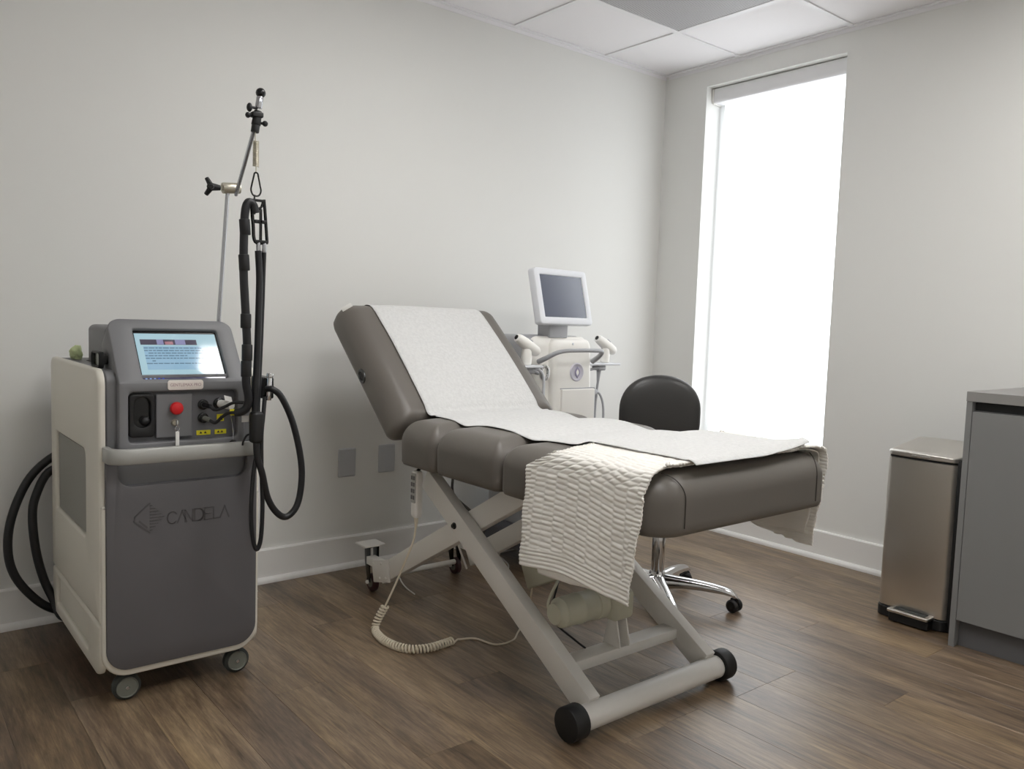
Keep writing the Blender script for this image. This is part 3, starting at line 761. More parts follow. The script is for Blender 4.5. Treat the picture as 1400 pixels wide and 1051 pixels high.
# ================================================================== crepe paper sheet and draped blanket
PX0, PX1 = -2.05, -1.54
pth = []     # (y, z) along the sheet, from behind the backrest top to the foot end
for (u, wv) in ((0.6215, -0.088), (0.620, -0.062), (0.607, -0.0285), (0.581, -0.0070), (0.548, 0.0005), (0.515, 0.0028), (0.40, 0.0048), (0.30, 0.0050), (0.20, 0.0045), (0.10, 0.0030), (0.055, 0.0008)):
    p = MBK @ Vector((0, u, wv)); pth.append((p.y, p.z))
pth += [(-0.775, 0.767), (-0.800, 0.7575), (-0.83, 0.761), (-0.88, 0.763), (-0.94, 0.760), (-1.0, 0.7495), (-1.05, 0.755), (-1.12, 0.7635), (-1.22, 0.7635), (-1.28, 0.756), (-1.335, 0.749), (-1.39, 0.755), (-1.46, 0.7595), (-1.50, 0.761), (-1.535, 0.766), (-1.565, 0.7762), (-1.60, 0.7792), (-1.75, 0.7792), (-1.84, 0.7790), (-1.885, 0.7778), (-1.912, 0.7738), (-1.926, 0.766)]
py = spline([(0, a, b) for a, b in pth], 4)
def paper_fn(u, v):
    i = v * (len(py) - 1); k = min(int(i), len(py) - 2); p = py[k].lerp(py[k + 1], i - k)
    x = PX0 + (PX1 - PX0) * u + 0.004 * sin(p.y * 9)
    e = abs(2 * u - 1)
    flat = 1.0 if -1.9 < p.y < -0.83 else 0.0
    z = p.z + 0.0015 * mnoise.noise(Vector((x * 9, p.y * 7, 0)))
    if flat: z -= 0.004 * e ** 4
    y = p.y
    # the free corner of the sheet curls up at the far end of the foot edge
    if p.y < -1.78:
        k2 = max(0.0, (u - 0.55) / 0.45) * min(1.0, (-1.78 - p.y) / 0.12)
        z += 0.018 * k2 ** 1.5; y += 0.012 * k2
    if p.y > -0.86 and p.y < -0.79 and flat:
        x += (0.03 * (1 - 2 * u) * 0.0)
    return Vector((x, y, z))
pb = MB().grid(paper_fn, 40, len(py)).build('exam_table_paper', PAPER, None, smooth=0, solid=(0.0012, 0))
for p in pb.data.polygons: p.use_smooth = True
tag(pb, 'white crepe paper sheet running down the backrest and table top', 'paper sheet')

# blanket: folded strip across the foot cushion, hanging down both sides; its matelasse ridges are geometry
def towel_mesh(y_far, y_near, hemL, hemR, off, nu, nv, wave, amp):
    xL, xR, zT = TX0 - 0.012 - off, TX1 + 0.012 + off, ZT + 0.0045 + off
    R = 0.072
    key = [(xL - 0.006, None), ]
    left = [(xL - 0.008, 0.50), (xL - 0.004, 0.60), (xL, 0.66), (xL + 0.004, zT - R * 0.75), (xL + R * 0.22, zT - R * 0.25), (xL + R * 0.7, zT - 0.006), (xL + R * 1.3, zT)]
    right = [(xR - R * 1.3, zT), (xR - R * 0.7, zT - 0.006), (xR - R * 0.22, zT - R * 0.25), (xR - 0.004, zT - R * 0.75), (xR, 0.66), (xR - 0.004, 0.60), (xR - 0.010, 0.54)]
    mid = [(xL + R * 1.3 + (xR - xL - 2.6 * R) * t, zT) for t in (0.2, 0.4, 0.6, 0.8)]
    vs = []; fs = []
    P = None
    col = []
    for j in range(nv):
        v = j / (nv - 1)
        hl = hemL(v); hr = hemR(v)
        pts = [(xL - 0.010, 0, hl)] + [(a, 0, max(b, hl + 0.02 * (k + 1))) for k, (a, b) in enumerate(left)] + [(a, 0, b) for a, b in mid] + [(a, 0, max(b, hr + 0.01)) for a, b in right] + [(xR - 0.008, 0, hr)]
        sp = spline(pts, 10)
        cum = [0.0]
        for a, b in zip(sp[:-1], sp[1:]): cum.append(cum[-1] + (b - a).length)
        LL = cum[-1]; k = 0; row = []
        for i in range(nu):
            s_ = LL * i / (nu - 1)
            while k < len(cum) - 2 and cum[k + 1] < s_: k += 1
            t = (s_ - cum[k]) / max(1e-9, cum[k + 1] - cum[k]); p = sp[k].lerp(sp[k + 1], t)
            d = (sp[min(k + 2, len(sp) - 1)] - sp[max(k - 1, 0)]).normalized()
            n = Vector((-d.z, 0, d.x)) 
            row.append((p, n, s_, LL))
        col.append(row)
    top_c = 0.5
    for j in range(nv):
        v = j / (nv - 1)
        for i in range(nu):
            p, n, s_, LL = col[j][i]
            onside = max(0.0, min(1.0, (zT - 0.03 - p.z) / 0.25))
            leftside = 1.0 if p.x < TXC else 0.0
            edge_t = max(0.0, min(1.0, (zT - 0.004 - p.z) / 0.055))
            yf = y_far[0] + (y_far[1] - y_far[0]) * edge_t if leftside else y_far[0] + (y_far[2] - y_far[0]) * onside
            yn = y_near[0] + (y_near[1] - y_near[0]) * onside
            y = yf + (yn - yf) * v
            wd = abs(yn - yf)
            # soft hanging folds
            foldx = onside * wave * (0.007 * sin(v * 6.0 + 0.3) + 0.004 * sin(v * 12.3) * onside)
            # ridge pattern
            q = v * wd; e = min(q, wd - q, s_, LL - s_)
            cw = 0.040
            cidx = math.floor(q / cw); cf = q / cw - cidx
            ph = (0.5 if cidx % 2 else 0.0) + 0.10 * sin(cidx * 2.3) + 0.34 * mnoise.noise(Vector((s_ * 14, cidx * 3.1, 1.7)))
            border = 1.0 if min(s_, LL - s_) < 0.05 or min(q, wd - q) < 0.022 else 0.0
            rw = 0.0138 if not border else 0.0105
            a = (s_ / rw + (0 if border else ph + 0.22 * (cf - 0.5)))
            rid = abs(sin(pi * a)) ** 0.8
            groove = 1.0 if border else min(1.0, 0.30 + 3.4 * min(cf, 1 - cf))
            h = amp * rid * groove * (1.0 + 0.75 * mnoise.noise(Vector((q * 34, s_ * 60, 0))))
            c = p + n * (h + 0.0) + Vector((-foldx if leftside else foldx * 0.5, 0, 0))
            vs.append((c.x, y + 0.003 * sin(s_ * 55) * (1 if v in (0.0, 1.0) else 0), c.z))
    for j in range(nv - 1):
        for i in range(nu - 1):
            fs.append((j * nu + i, (j + 1) * nu + i, (j + 1) * nu + i + 1, j * nu + i + 1))
    m = MB(); m.add(vs, fs); return m
bl = thing('blanket', (TXC, -1.7, 0.76), 'cream textured cotton blanket folded across the foot of the table, hanging down both sides', 'blanket')
hemL = lambda v: 0.438 + 0.016 * sin(min(1, v * 1.25) * pi)
hemR = lambda v: 0.500 - 0.055 * v + 0.02 * v * v
tm = towel_mesh((-1.590, -1.482, -1.60), (-1.902, -1.872), hemL, hemR, 0.011, 800, 150, 1.0, 0.0030)
o = tm.build('top_layer', TOWEL, bl, smooth=0, merge=False, solid=(0.004, -1))
for p in o.data.polygons: p.use_smooth = True
hemL2 = lambda v: 0.418 + 0.016 * sin(v * 3.0) + 0.03 * abs(v - 0.4)
hemR2 = lambda v: 0.50 + 0.0 * v
um = towel_mesh((-1.60, -1.545, -1.62), (-1.885, -1.850), hemL2, hemR2, 0.0015, 200, 70, 0.6, 0.002)
o = um.build('under_layer', TOWEL, bl, smooth=0, merge=False, solid=(0.003, -1))
for p in o.data.polygons: p.use_smooth = True

# ================================================================== laser machine
LX0, LX1, LYF, LYB = -3.085, -2.645, -0.780, -0.120
lm = thing('laser_machine', (-2.865, -0.45, 0), 'tall grey and beige medical laser machine on casters with a lit touchscreen', 'laser machine')
# side shells; the left one has a large meshed vent and a low intake
ML = frame((LX0 + 0.017, 0, 0), (0, -1, 0), (0, 0, 1))     # local x = -y, z = -x
def hexpand(pl): return pl
out_ = roundrect(-LYB, -LYF, 0.236, 0.925, (0.004, 0.004, 0.045, 0.025), 6)
inn_ = roundrect(0.195, 0.620, 0.440, 0.690, (0.008, 0.03, 0.035, 0.008), 6)
MB().ring(out_, inn_, ML, 0.017, 0.008).build('side_shell', SHELL, lm, smooth=50)
MB().box(LX0 + 0.009, LX0 + 0.013, -0.615, -0.200, 0.445, 0.685).build('side_vent', VENT, lm, smooth=0)
out_ = roundrect(-LYB, -LYF - 0.002, 0.082, 0.232, (0.03, 0.05, 0.004, 0.004), 6)
inn_ = roundrect(0.190, 0.640, 0.122, 0.212, (0.006, 0.010, 0.010, 0.006), 6)
MB().ring(out_, inn_, ML, 0.017, 0.008).build('lower_shell', SHELL, lm, smooth=50)
MB().box(LX0 + 0.010, LX0 + 0.013, -0.636, -0.194, 0.126, 0.208).build('side_intake', SHELL, lm, smooth=0)
MR = frame((LX1 - 0.030, 0, 0), (0, 1, 0), (0, 0, 1))
MB().prism(roundrect(LYF, LYB, 0.236, 0.925, (0.004, 0.004, 0.025, 0.045), 6), MR, 0.030, 0.011).build('side_shell', SHELL, lm, smooth=50)
MB().prism(roundrect(LYF, LYB, 0.082, 0.232, (0.05, 0.03, 0.004, 0.004), 6), MR, 0.030, 0.011).build('lower_shell', SHELL, lm, smooth=50)
# core body between the shells
MB().rbox(LX0 + 0.014, LX1 - 0.022, LYF + 0.004, LYB + 0.004, 0.10, 0.921, (0.01, 0.01, 0.045, 0.02, 0.02, 0.03), n=5, mid=3).build('core_body', GREY_U, lm, smooth=50)
# pale rim around the front panel, then the dark front panel with a scooped hand recess at its top
MF = frame((0, LYF + 0.012, 0), (1, 0, 0), (0, 0, 1))      # local z = -y
MB().prism(roundrect(LX0 + 0.004, LX1 - 0.004, 0.080, 0.560, (0.070, 0.070, 0.004, 0.004), 8), MF, 0.020, 0.007).build('front_rim', SHELL, lm, smooth=50)
fx0, fx1, fz0, fz1 = LX0 + 0.014, LX1 - 0.014, 0.100, 0.690
bot = roundrect(fx0, fx1, fz0, fz1, (0.060, 0.060, 0.003, 0.003), 8)
n8 = 9
lowpart = bot[:2 * n8]                                     # bottom-left corner then bottom-right corner
notch = [(fx1, fz1), (-2.690, fz1), (-2.690, 0.655)] + [(-2.725 + 0.035 * cos(a), 0.645 + 0.035 * sin(a) - 0.0) for a in [0, -pi / 8, -pi / 4, -3 * pi / 8, -pi / 2]] + [(-3.005 + 0.035 * cos(a), 0.645 + 0.035 * sin(a)) for a in [-pi / 2, -5 * pi / 8, -3 * pi / 4, -7 * pi / 8, -pi]] + [(-3.040, fz1), (fx0, fz1)]
MP = frame((0, LYF + 0.002, 0), (1, 0, 0), (0, 0, 1))
fp = MB().prism(lowpart + notch, MP, 0.018, 0.004).build('front_panel', GREY_D, lm, smooth=40)
m = MB()
def scoop(u, v):
    x = -3.042 + 0.354 * u; a = v * pi / 2
    return Vector((x, LYF - 0.010 + 0.045 * sin(a), 0.606 + 0.10 * (1 - cos(a)) * 0.9 + 0.0 * u))
m.grid(scoop, 12, 10); m.build('hand_recess', GREY_X, lm, smooth=60, solid=(0.003, 0))
MB().box(-3.040, -2.690, LYF - 0.012, LYF - 0.004, 0.6865, 0.690).build('recess_lip', GREY_D, lm, smooth=0)
# raised emblem and lettering on the front panel (same plastic, standing proud)
yl = LYF - 0.0158
def stroke(m, pts, wdt=0.0042):
    for a, b in zip(pts[:-1], pts[1:]):
        a = Vector((a[0], a[1])); b = Vector((b[0], b[1])); d = (b - a); L = d.length; d.normalize()
        M = frame((a.x, yl, a.y), (d.x, 0, d.y), (-d.y, 0, d.x))
        m.box(-wdt * 0.35, L + wdt * 0.35, -wdt / 2, wdt / 2, -0.0016, 0.0016, M=M)
m = MB(); ex, ez = -2.965, 0.518
for k in range(9):                                          # stepped right half of the diamond
    z = ez + 0.034 - k * 0.0085; hw = 0.036 * (1 - abs(k - 4) / 4.6)
    m.box(ex + 0.004, ex + 0.006 + hw, yl - 0.0016, yl + 0.0016, z - 0.0018, z + 0.0018)
stroke(m, [(ex + 0.004, ez + 0.040), (ex - 0.034, ez + 0.006), (ex - 0.036, ez - 0.006), (ex + 0.004, ez - 0.042)], 0.004)
stroke(m, [(ex - 0.022, ez - 0.008), (ex - 0.004, ez - 0.026)], 0.005)
m.build('emblem', GREY_L, fp, smooth=0)
def letter_arc(cx, cz, rx, rz, a0, a1, n=12): return [(cx + rx * cos(a0 + (a1 - a0) * k / n), cz + rz * sin(a0 + (a1 - a0) * k / n)) for k in range(n + 1)]
lx, lz, lh = -2.915, 0.494, 0.034
sx = 0.0300
letters = {'C': [letter_arc(0.5, 0.5, 0.5, 0.5, 0.6, 2 * pi - 0.75)], 'A': [[(0, 0), (0.45, 1), (0.9, 0)]], 'N': [[(0, 0), (0.0, 1), (0.8, 0), (0.8, 1)]],
           'D': [[(0, 0), (0, 1), (0.4, 1)] + letter_arc(0.4, 0.5, 0.5, 0.5, pi / 2, -pi / 2) + [(0, 0)]], 'E': [[(0.75, 1), (0, 1)], [(0, 0.5), (0.7, 0.5)], [(0.75, 0), (0, 0)], [(0, 0), (0, 1)]], 'L': [[(0, 1), (0, 0), (0.7, 0)]]}
xx = lx
for ch, adv in zip('CANDELA', (1.02, 0.72, 0.98, 1.0, 0.92, 0.72, 1.0)):
    m = MB()
    for pl in letters[ch]: stroke(m, [(xx + sx * a * 0.9, lz + lh * b) for a, b in pl], 0.0036)
    m.build('letter', GREY_L, fp, smooth=0); xx += sx * adv * 0.92
# wrap-around handle
HX0, HX1 = LX0 + 0.018, LX1 - 0.024
hp = [(HX0, -0.765, 0.700)] + [(HX0 + 0.040 - 0.040 * cos(a), -0.815 - 0.036 * sin(a), 0.700) for a in [k * pi / 16 for k in range(9)]]
hp += [(HX1 - 0.040 + 0.040 * sin(a), -0.815 - 0.036 * cos(a), 0.700) for a in [k * pi / 16 for k in range(9)]] + [(HX1, -0.765, 0.700)]
MB().strip(hp, 0.0205, 0.009).build('handle', GREY_H, lm, smooth=50)
# head: lower control face, tilted screen face
hx0, hx1 = -3.040, -2.700
MB().rbox(hx0, hx1, -0.782, -0.56, 0.69, 0.91, (0.012, 0.012, 0.004, 0.01, 0.004, 0.004), n=3, mid=2).build('head_body', GREY_U, lm, smooth=50)
MC = frame((0, -0.783, 0), (1, 0, 0), (0, 0, 1))
cf = MB().ring(roundrect(hx0, hx1, 0.690, 0.893, (0.004, 0.004, 0.003, 0.003), 6), roundrect(-3.016, -2.722, 0.727, 0.866, 0.014, 6), MC, 0.020, 0.004).build('control_face', GREY_U, lm, smooth=50)
SO = Vector((-2.868, -0.801, 0.893)); SE = Vector((0, 0.622, 0.783))
MS = frame(SO, (1, 0, 0), SE)                                # local z points out of the screen
MB().prism(roundrect(-0.172, 0.170, -0.004, 0.214, (0.006, 0.006, 0.034, 0.034), 8), MS @ Matrix.Translation((0, 0, -0.105)), 0.094, 0.012).build('screen_housing', GREY_U, lm, smooth=50)
sb = MB().ring(roundrect(-0.172, 0.170, -0.004, 0.214, (0.004, 0.004, 0.034, 0.034), 8), roundrect(-0.110, 0.122, 0.010, 0.180, (0.006, 0.006, 0.010, 0.006), 8), MS @ Matrix.Translation((0, 0, -0.013)), 0.013, 0.004).build('screen_bezel', GREY_U, lm, smooth=50)
sc = MB().box(-0.112, 0.124, 0.008, 0.182, -0.0125, -0.0105, M=MS).build('screen', BLACKG, lm, smooth=0)
def pix(name, x0, x1, y0, y1, mt, lift=0.0002):
    return MB().box(x0, x1, y0, y1, -0.0106, -0.0105 + lift + 0.0003, M=MS).build(name, mt, sc, smooth=0)
pix('page', -0.106, 0.117, 0.0135, 0.170, SC_BG)
pix('text_block', -0.088, 0.09, 0.046, 0.126, SC_BX, 0.0008)
pix('page_header', -0.094, 0.06, 0.131, 0.149, SC_HD, 0.0010)
pix('header_swirl', -0.050, -0.032, 0.1315, 0.1485, SC_H2, 0.0012); pix('header_swirl', -0.028, -0.006, 0.1315, 0.142, SC_H3, 0.0012); pix('header_swirl', 0.0, 0.028, 0.1315, 0.1485, SC_H2, 0.0012)
for k, (a, b) in enumerate(((-0.088, 0.07), (-0.088, 0.075), (-0.078, 0.072), (-0.088, 0.026), (-0.088, 0.070), (-0.072, -0.062), (-0.088, 0.062))):
    z = 0.1195 - k * 0.0088
    m = MB(); x = a
    random.seed(40 + k)
    while x < b - 0.004:
        l_ = random.uniform(0.006, 0.017); m.box(x, min(b, x + l_), z - 0.0014, z + 0.0014, -0.0096, -0.0090, M=MS); x += l_ + 0.0022
    m.build('text_line', SC_TX, sc, smooth=0)
pix('taskbar', -0.106, 0.117, 0.0135, 0.0185, SC_TB, 0.0010)
for k in range(5): pix('taskbar_icon', -0.100 + k * 0.011, -0.095 + k * 0.011, 0.0142, 0.0178, SC_IC if k < 3 else SC_IB, 0.0013)
pix('page_rule', -0.09, 0.10, 0.0215, 0.0225, SC_TX, 0.0008)
MB().lathe(tuple(MS @ Vector((0.096, 0.036, -0.0104))), tuple(MS @ Vector((0.096, 0.036, -0.0095))), [(0.006, 0), (0.006, 0.0009)], 18).build('page_button', SC_H2, sc)
# badge with small lettering
MBG = frame((-2.8685, -0.803, 0.883), (1, 0, 0), (0, 0, 1))
bd = MB().prism(roundrect(-0.048, 0.048, -0.0135, 0.0135, 0.007, 5), MBG, 0.0035, 0.001).build('badge', BADGE, lm)
def text(name, body, size, M, material, parent, thick=0.0003, sxy=(1, 1)):
    cu = bpy.data.curves.new(name, 'FONT'); cu.body = body; cu.size = size; cu.align_x = 'CENTER'; cu.align_y = 'CENTER'; cu.extrude = thick
    t = bpy.data.objects.new(name, cu); COL.objects.link(t)
    dg = bpy.context.evaluated_depsgraph_get(); dg.update()
    me = bpy.data.meshes.new_from_object(t.evaluated_get(dg))
    bpy.data.objects.remove(t)
    m = MB(); m.M = M @ Matrix.Diagonal((sxy[0], sxy[1], 1, 1)); m.add([v.co.copy() for v in me.vertices], [tuple(p.vertices) for p in me.polygons])
    bpy.data.meshes.remove(me)
    return m.build(name, material, parent, smooth=0, merge=False)
text('badge_lettering', 'GENTLEMAX PRO', 0.0105, MBG @ Matrix.Translation((0, 0, 0.0036)), BADGEINK, bd, sxy=(1.0, 1.15))
# what sits in the control recess
yc = -0.784
MB().box(-3.014, -2.724, yc + 0.0015, yc + 0.006, 0.729, 0.864).build('recess_floor', GREY_X, lm, smooth=0)
MB().rbox(-2.944, -2.846, yc - 0.010, yc + 0.003, 0.736, 0.858, 0.004, n=3, mid=2).build('button_plate', GREY_U, lm)
MB().ring(roundrect(-3.013, -2.947, 0.742, 0.860, 0.010, 5), roundrect(-3.001, -2.958, 0.768, 0.850, 0.020, 5), MC, 0.016, 0.003).build('handpiece_dock', BLACK, lm, smooth=50)
MB().box(-3.010, -2.950, yc - 0.001, yc + 0.001, 0.746, 0.856).build('dock_floor', BLACKG, lm, smooth=0)
MB().lathe((-2.972, yc, 0.784), (-2.972, yc - 0.020, 0.790), [(0.012, 0), (0.012, 0.012), (0.008, 0.018), (0.003, 0.02)], 16).build('dock_port', HOSE, lm)
MB().lathe((-2.893, yc - 0.009, 0.8185), (-2.893, yc - 0.034, 0.8185), [(0.0125, 0), (0.0125, 0.008), (0.0175, 0.010), (0.0180, 0.016), (0.015, 0.021), (0.006, 0.0235)], 24).build('emergency_button', RED, lm)
MB().lathe((-2.895, yc - 0.009, 0.778), (-2.895, yc - 0.020, 0.778), [(0.0095, 0), (0.0095, 0.008), (0.007, 0.011)], 18).build('key_switch', SPRING, lm)
m = MB(); m.box(-2.8965, -2.8935, yc - 0.036, yc - 0.018, 0.770, 0.786, b=0.001); m.tube([(-2.895, yc - 0.034, 0.772), (-2.889, yc - 0.036, 0.764), (-2.895, yc - 0.036, 0.756), (-2.901, yc - 0.036, 0.764), (-2.895, yc - 0.034, 0.772)], 0.0012, n=5)
m.build('key', CHROME, lm)
MB().box(-2.9005, -2.8905, yc - 0.0385, yc - 0.0365, 0.690, 0.756, b=0.0008).build('key_tag', WHITEP, lm)
for z in (0.824, 0.786):
    m = MB(); m.lathe((-2.815, yc, z), (-2.815, yc - 0.014, z), [(0.0145, 0), (0.0145, 0.006), (0.012, 0.008), (0.010, 0.008), (0.010, 0.014)], 20); m.build('socket', BLACKG, lm)
    MB().cyl((-2.815, yc - 0.010, z), (-2.805, yc - 0.034, z - 0.003), 0.0075, 0.006, n=14).build('plug', WHEELG if z < 0.8 else HOSE, lm)
m = MB(); m.lathe((-2.770, yc, 0.826), (-2.770, yc - 0.012, 0.826), [(0.016, 0), (0.016, 0.008), (0.011, 0.012)], 20); m.build('socket', BLACKG, lm)
MB().cyl((-2.770, yc - 0.008, 0.826), (-2.748, yc - 0.045, 0.822), 0.011, 0.012, n=16).build('fibre_plug', WHITEP, lm)
MB().box(-0.014, 0.014, -0.008, 0.008, -0.0006, 0.0006, M=Matrix.Translation((-2.757, yc - 0.040, 0.842)) @ Matrix.Rotation(1.0, 4, 'X') @ Matrix.Rotation(0.5, 4, 'Y')).build('plug_tag', WHITEP, lm)
MB().cyl((-2.757, -0.845, 0.8055), (-2.728, -0.868, 0.8075), 0.0095, 0.0085, n=14).build('fibre_collar', YELLOW, lm)
MB().box(-2.735, -2.713, -0.871, -0.8695, 0.779, 0.797, M=None).build('plug_tag', WHITEP, lm)
MB().tube([(-2.806, yc - 0.032, 0.822), (-2.795, yc - 0.045, 0.812), (-2.775, yc - 0.055, 0.820), (-2.755, -0.86, 0.834), (-2.735, -0.885, 0.836)], 0.0045, n=8).build('sensor_cable', HOSE, lm)
MB().tube([(-2.806, yc - 0.032, 0.782), (-2.795, yc - 0.045, 0.776), (-2.780, yc - 0.055, 0.792), (-2.765, -0.85, 0.804), (-2.745, -0.875, 0.808)], 0.0045, n=8).build('sensor_cable', HOSE, lm)
for (a, b, z0, z1) in ((-2.832, -2.793, 0.737, 0.750), (-2.781, -2.748, 0.737, 0.750)):
    lbq = MB().box(a, b, yc - 0.0006, yc + 0.002, z0, z1).build('warning_label', YELLOW, lm, smooth=0)
    for t in (0.3, 0.62):
        xq = a + (b - a) * t; MB().prism([(xq - 0.004, z0 + 0.004), (xq + 0.004, z0 + 0.004), (xq, z0 + 0.0105)], frame((0, yc - 0.0006, 0), (1, 0, 0), (0, 0, 1)), 0.0004).build('warning_triangle', BLACK if a < -2.8 else LEATHER_D, lbq, smooth=0)
lbq = MB().box(-2.775, -2.755, yc - 0.0006, yc + 0.002, 0.774, 0.794).build('warning_label', YELLOW, lm, smooth=0)
MB().ring([(-2.772, 0.777), (-2.758, 0.777), (-2.765, 0.790)], [(-2.7695, 0.7785), (-2.7605, 0.7785), (-2.765, 0.7865)], frame((0, yc - 0.0006, 0), (1, 0, 0), (0, 0, 1)), 0.0004).build('warning_triangle', BLACK, lbq, smooth=0)
MB().tube([(-2.742, -0.80, 0.80), (-2.741, -0.82, 0.75), (-2.741, -0.822, 0.722)], 0.0012, n=5).build('dust_cap_chain', STEELROD, lm)
MB().ball((-2.741, -0.822, 0.716), 0.009, 12, (1.2, 1, 0.8)).build('dust_cap', BLACK, lm)
# block on the top deck behind the head
MB().rbox(-3.012, -2.700, -0.540, -0.300, 0.918, 1.036, (0.020, 0.020, 0.02, 0.02, 0.002, 0.018), n=5, mid=3).build('rear_block', GREY_U, lm, smooth=50)
MB().box(-3.0145, -2.698, -0.5425, -0.2975, 0.9195, 0.923).build('rear_block_gap', BLACK, lm, smooth=0)
# casters
for (cx, cy) in ((-3.012, -0.750), (-2.702, -0.748), (-3.012, -0.185), (-2.702, -0.185)):
    wq = MB().lathe((cx, cy - 0.014, 0.0375), (cx, cy + 0.014, 0.0375), [(0.027, 0.002), (0.0285, 0.0), (0.031, 0.0), (0.0375, 0.006), (0.0375, 0.022), (0.031, 0.028), (0.027, 0.026)], 32).build('caster_wheel', WHEELD, lm)
    MB().lathe((cx, cy - 0.0165, 0.0375), (cx, cy + 0.0165, 0.0375), [(0.0255, 0.0025), (0.0275, 0.0005), (0.0290, 0.001), (0.0290, 0.032), (0.0255, 0.0305)], 32).build('wheel_disc', WHEELG, wq)
    MB().lathe((cx, cy - 0.020, 0.0375), (cx, cy - 0.011, 0.0375), [(0.0045, 0), (0.0055, 0.001), (0.0055, 0.009)], 6).build('wheel_bolt', CHROME, wq)
    m = MB(); m.box(cx - 0.02, cx + 0.02, cy + 0.016, cy + 0.020, 0.03, 0.094, b=0.002); m.box(cx - 0.025, cx + 0.025, cy - 0.012, cy + 0.022, 0.082, 0.102, b=0.003); m.build('caster_fork', WHEELG, lm)
# support arm: pole, clamp, upper rod, hanger
arm = MB().cyl((-2.714, -0.60, 0.95), (-2.688, -0.62, 1.462), 0.0062, n=14).build('support_pole', STEELROD, lm)
MB().lathe((-2.714, -0.60, 1.028), (-2.7135, -0.6005, 1.052), [(0.013, 0), (0.013, 0.012), (0.009, 0.020), (0.007, 0.024)], 18).build('pole_collar', CHROME, arm)
MB().lathe((-2.708, -0.62, 1.460), (-2.652, -0.622, 1.466), [(0.009, 0), (0.009, 0.003), (0.0155, 0.003), (0.0165, 0.006), (0.0165, 0.052), (0.0155, 0.056)], 22).build('clamp', SPRING, arm)
kb = MB(); kb.cyl((-2.712, -0.62, 1.460), (-2.738, -0.62, 1.460), 0.008, 0.012, n=14)
for a in (0.4, 0.4 + 2 * pi / 3, 0.4 + 4 * pi / 3):
    kb.tube([(-2.738, -0.62, 1.460), (-2.742, -0.62 + 0.013 * sin(a), 1.460 + 0.013 * cos(a)), (-2.748, -0.62 + 0.028 * sin(a), 1.460 + 0.028 * cos(a))], lambda t: 0.0095 - 0.003 * t, n=8)
kb.ball((-2.740, -0.62, 1.460), 0.0115, 12); kb.build('clamp_knob', BLACK, arm)
MB().cyl((-2.664, -0.622, 1.445), (-2.712, -0.895, 1.600), 0.0058, n=14).build('upper_rod', STEELROD, arm)
tp = V(-2.700, -0.90, 1.688); bt = V(-2.716, -0.90, 1.578); ax = (tp - bt)
def onax(t): return tuple(bt + ax * t)
MB().ball(tuple(tp), 0.0135, 16).build('ball_tip', BLACKG, arm)
MB().cyl(onax(0.62), onax(0.90), 0.0095, n=16, b=0.001).build('tip_sleeve', STEELROD, arm)
m = MB(); m.cyl(onax(0.20), onax(0.55), 0.0125, 0.0105, n=16, b=0.001); m.cyl(onax(0.02), onax(0.20), 0.011, n=16, b=0.001)
m.box(-2.726, -2.696, -0.914, -0.888, 1.620, 1.634, b=0.003); m.build('tip_clamp', BLACK, arm)
m = MB(); m.ball((-2.733, -0.905, 1.643), 0.0095, 12, (0.8, 1, 1.3)); m.cyl((-2.733, -0.905, 1.645), (-2.71, -0.90, 1.645), 0.004, n=8)
m.ball((-2.737, -0.905, 1.622), 0.008, 12, (0.9, 1, 1.0)); m.cyl((-2.737, -0.905, 1.622), (-2.71, -0.90, 1.625), 0.004, n=8)
m.ball((-2.689, -0.905, 1.607), 0.008, 12); m.cyl((-2.689, -0.905, 1.607), (-2.71, -0.9, 1.607), 0.004, n=8); m.build('tip_knob', BLACK, arm)
sp_ = [(-2.712 + 0.0075 * cos(a * pi / 5), -0.9 + 0.0075 * sin(a * pi / 5), 1.558 - 0.0695 * a / 200) for a in range(201)]
m = MB(); m.tube(sp_, 0.0016, n=5, smooth=False); m.tube([(-2.714, -0.9, 1.582), (-2.714, -0.9, 1.558)], 0.0016, n=5, smooth=False); m.tube([(-2.711, -0.9, 1.4885), (-2.711, -0.9, 1.474)], 0.0016, n=5, smooth=False)
m.build('spring', SPRING, arm, smooth=80)
m = MB(); cz = 1.445
m.tube([(-2.711, -0.9, 1.473), (-2.7155, -0.9, 1.470), (-2.717, -0.9, 1.464), (-2.7225, -0.9, 1.440), (-2.725, -0.9, 1.424), (-2.720, -0.9, 1.412), (-2.711, -0.9, 1.409), (-2.702, -0.9, 1.412), (-2.697, -0.9, 1.424), (-2.700, -0.9, 1.440), (-2.705, -0.9, 1.464), (-2.7065, -0.9, 1.470), (-2.711, -0.9, 1.473)], 0.0024, n=8)
m.build('carabiner', BLACKG, arm)
m = MB()
m.box(-2.722, -2.686, -0.905, -0.895, 1.394, 1.401, b=0.002); m.cyl((-2.715, -0.9, 1.412), (-2.715, -0.9, 1.392), 0.0025, n=8)
m.tube([(-2.688, -0.9, 1.402), (-2.684, -0.9, 1.36), (-2.679, -0.9, 1.30), (-2.678, -0.9, 1.285)], 0.0048, n=6)
m.tube([(-2.690, -0.9, 1.398), (-2.696, -0.9, 1.380), (-2.708, -0.9, 1.372), (-2.716, -0.9, 1.36)], 0.0035, n=6)
m.tube([(-2.722, -0.9, 1.372), (-2.718, -0.9, 1.33), (-2.712, -0.9, 1.285), (-2.678, -0.9, 1.285)], 0.0052, n=6)
m.box(-2.715, -2.680, -0.905, -0.895, 1.335, 1.345, b=0.002); m.box(-2.7, -2.694, -0.905, -0.895, 1.285, 1.375, b=0.001)
m.box(-2.712, -2.676, -0.906, -0.894, 1.280, 1.290, b=0.002)
m.build('hose_hanger', BLACKG, arm)
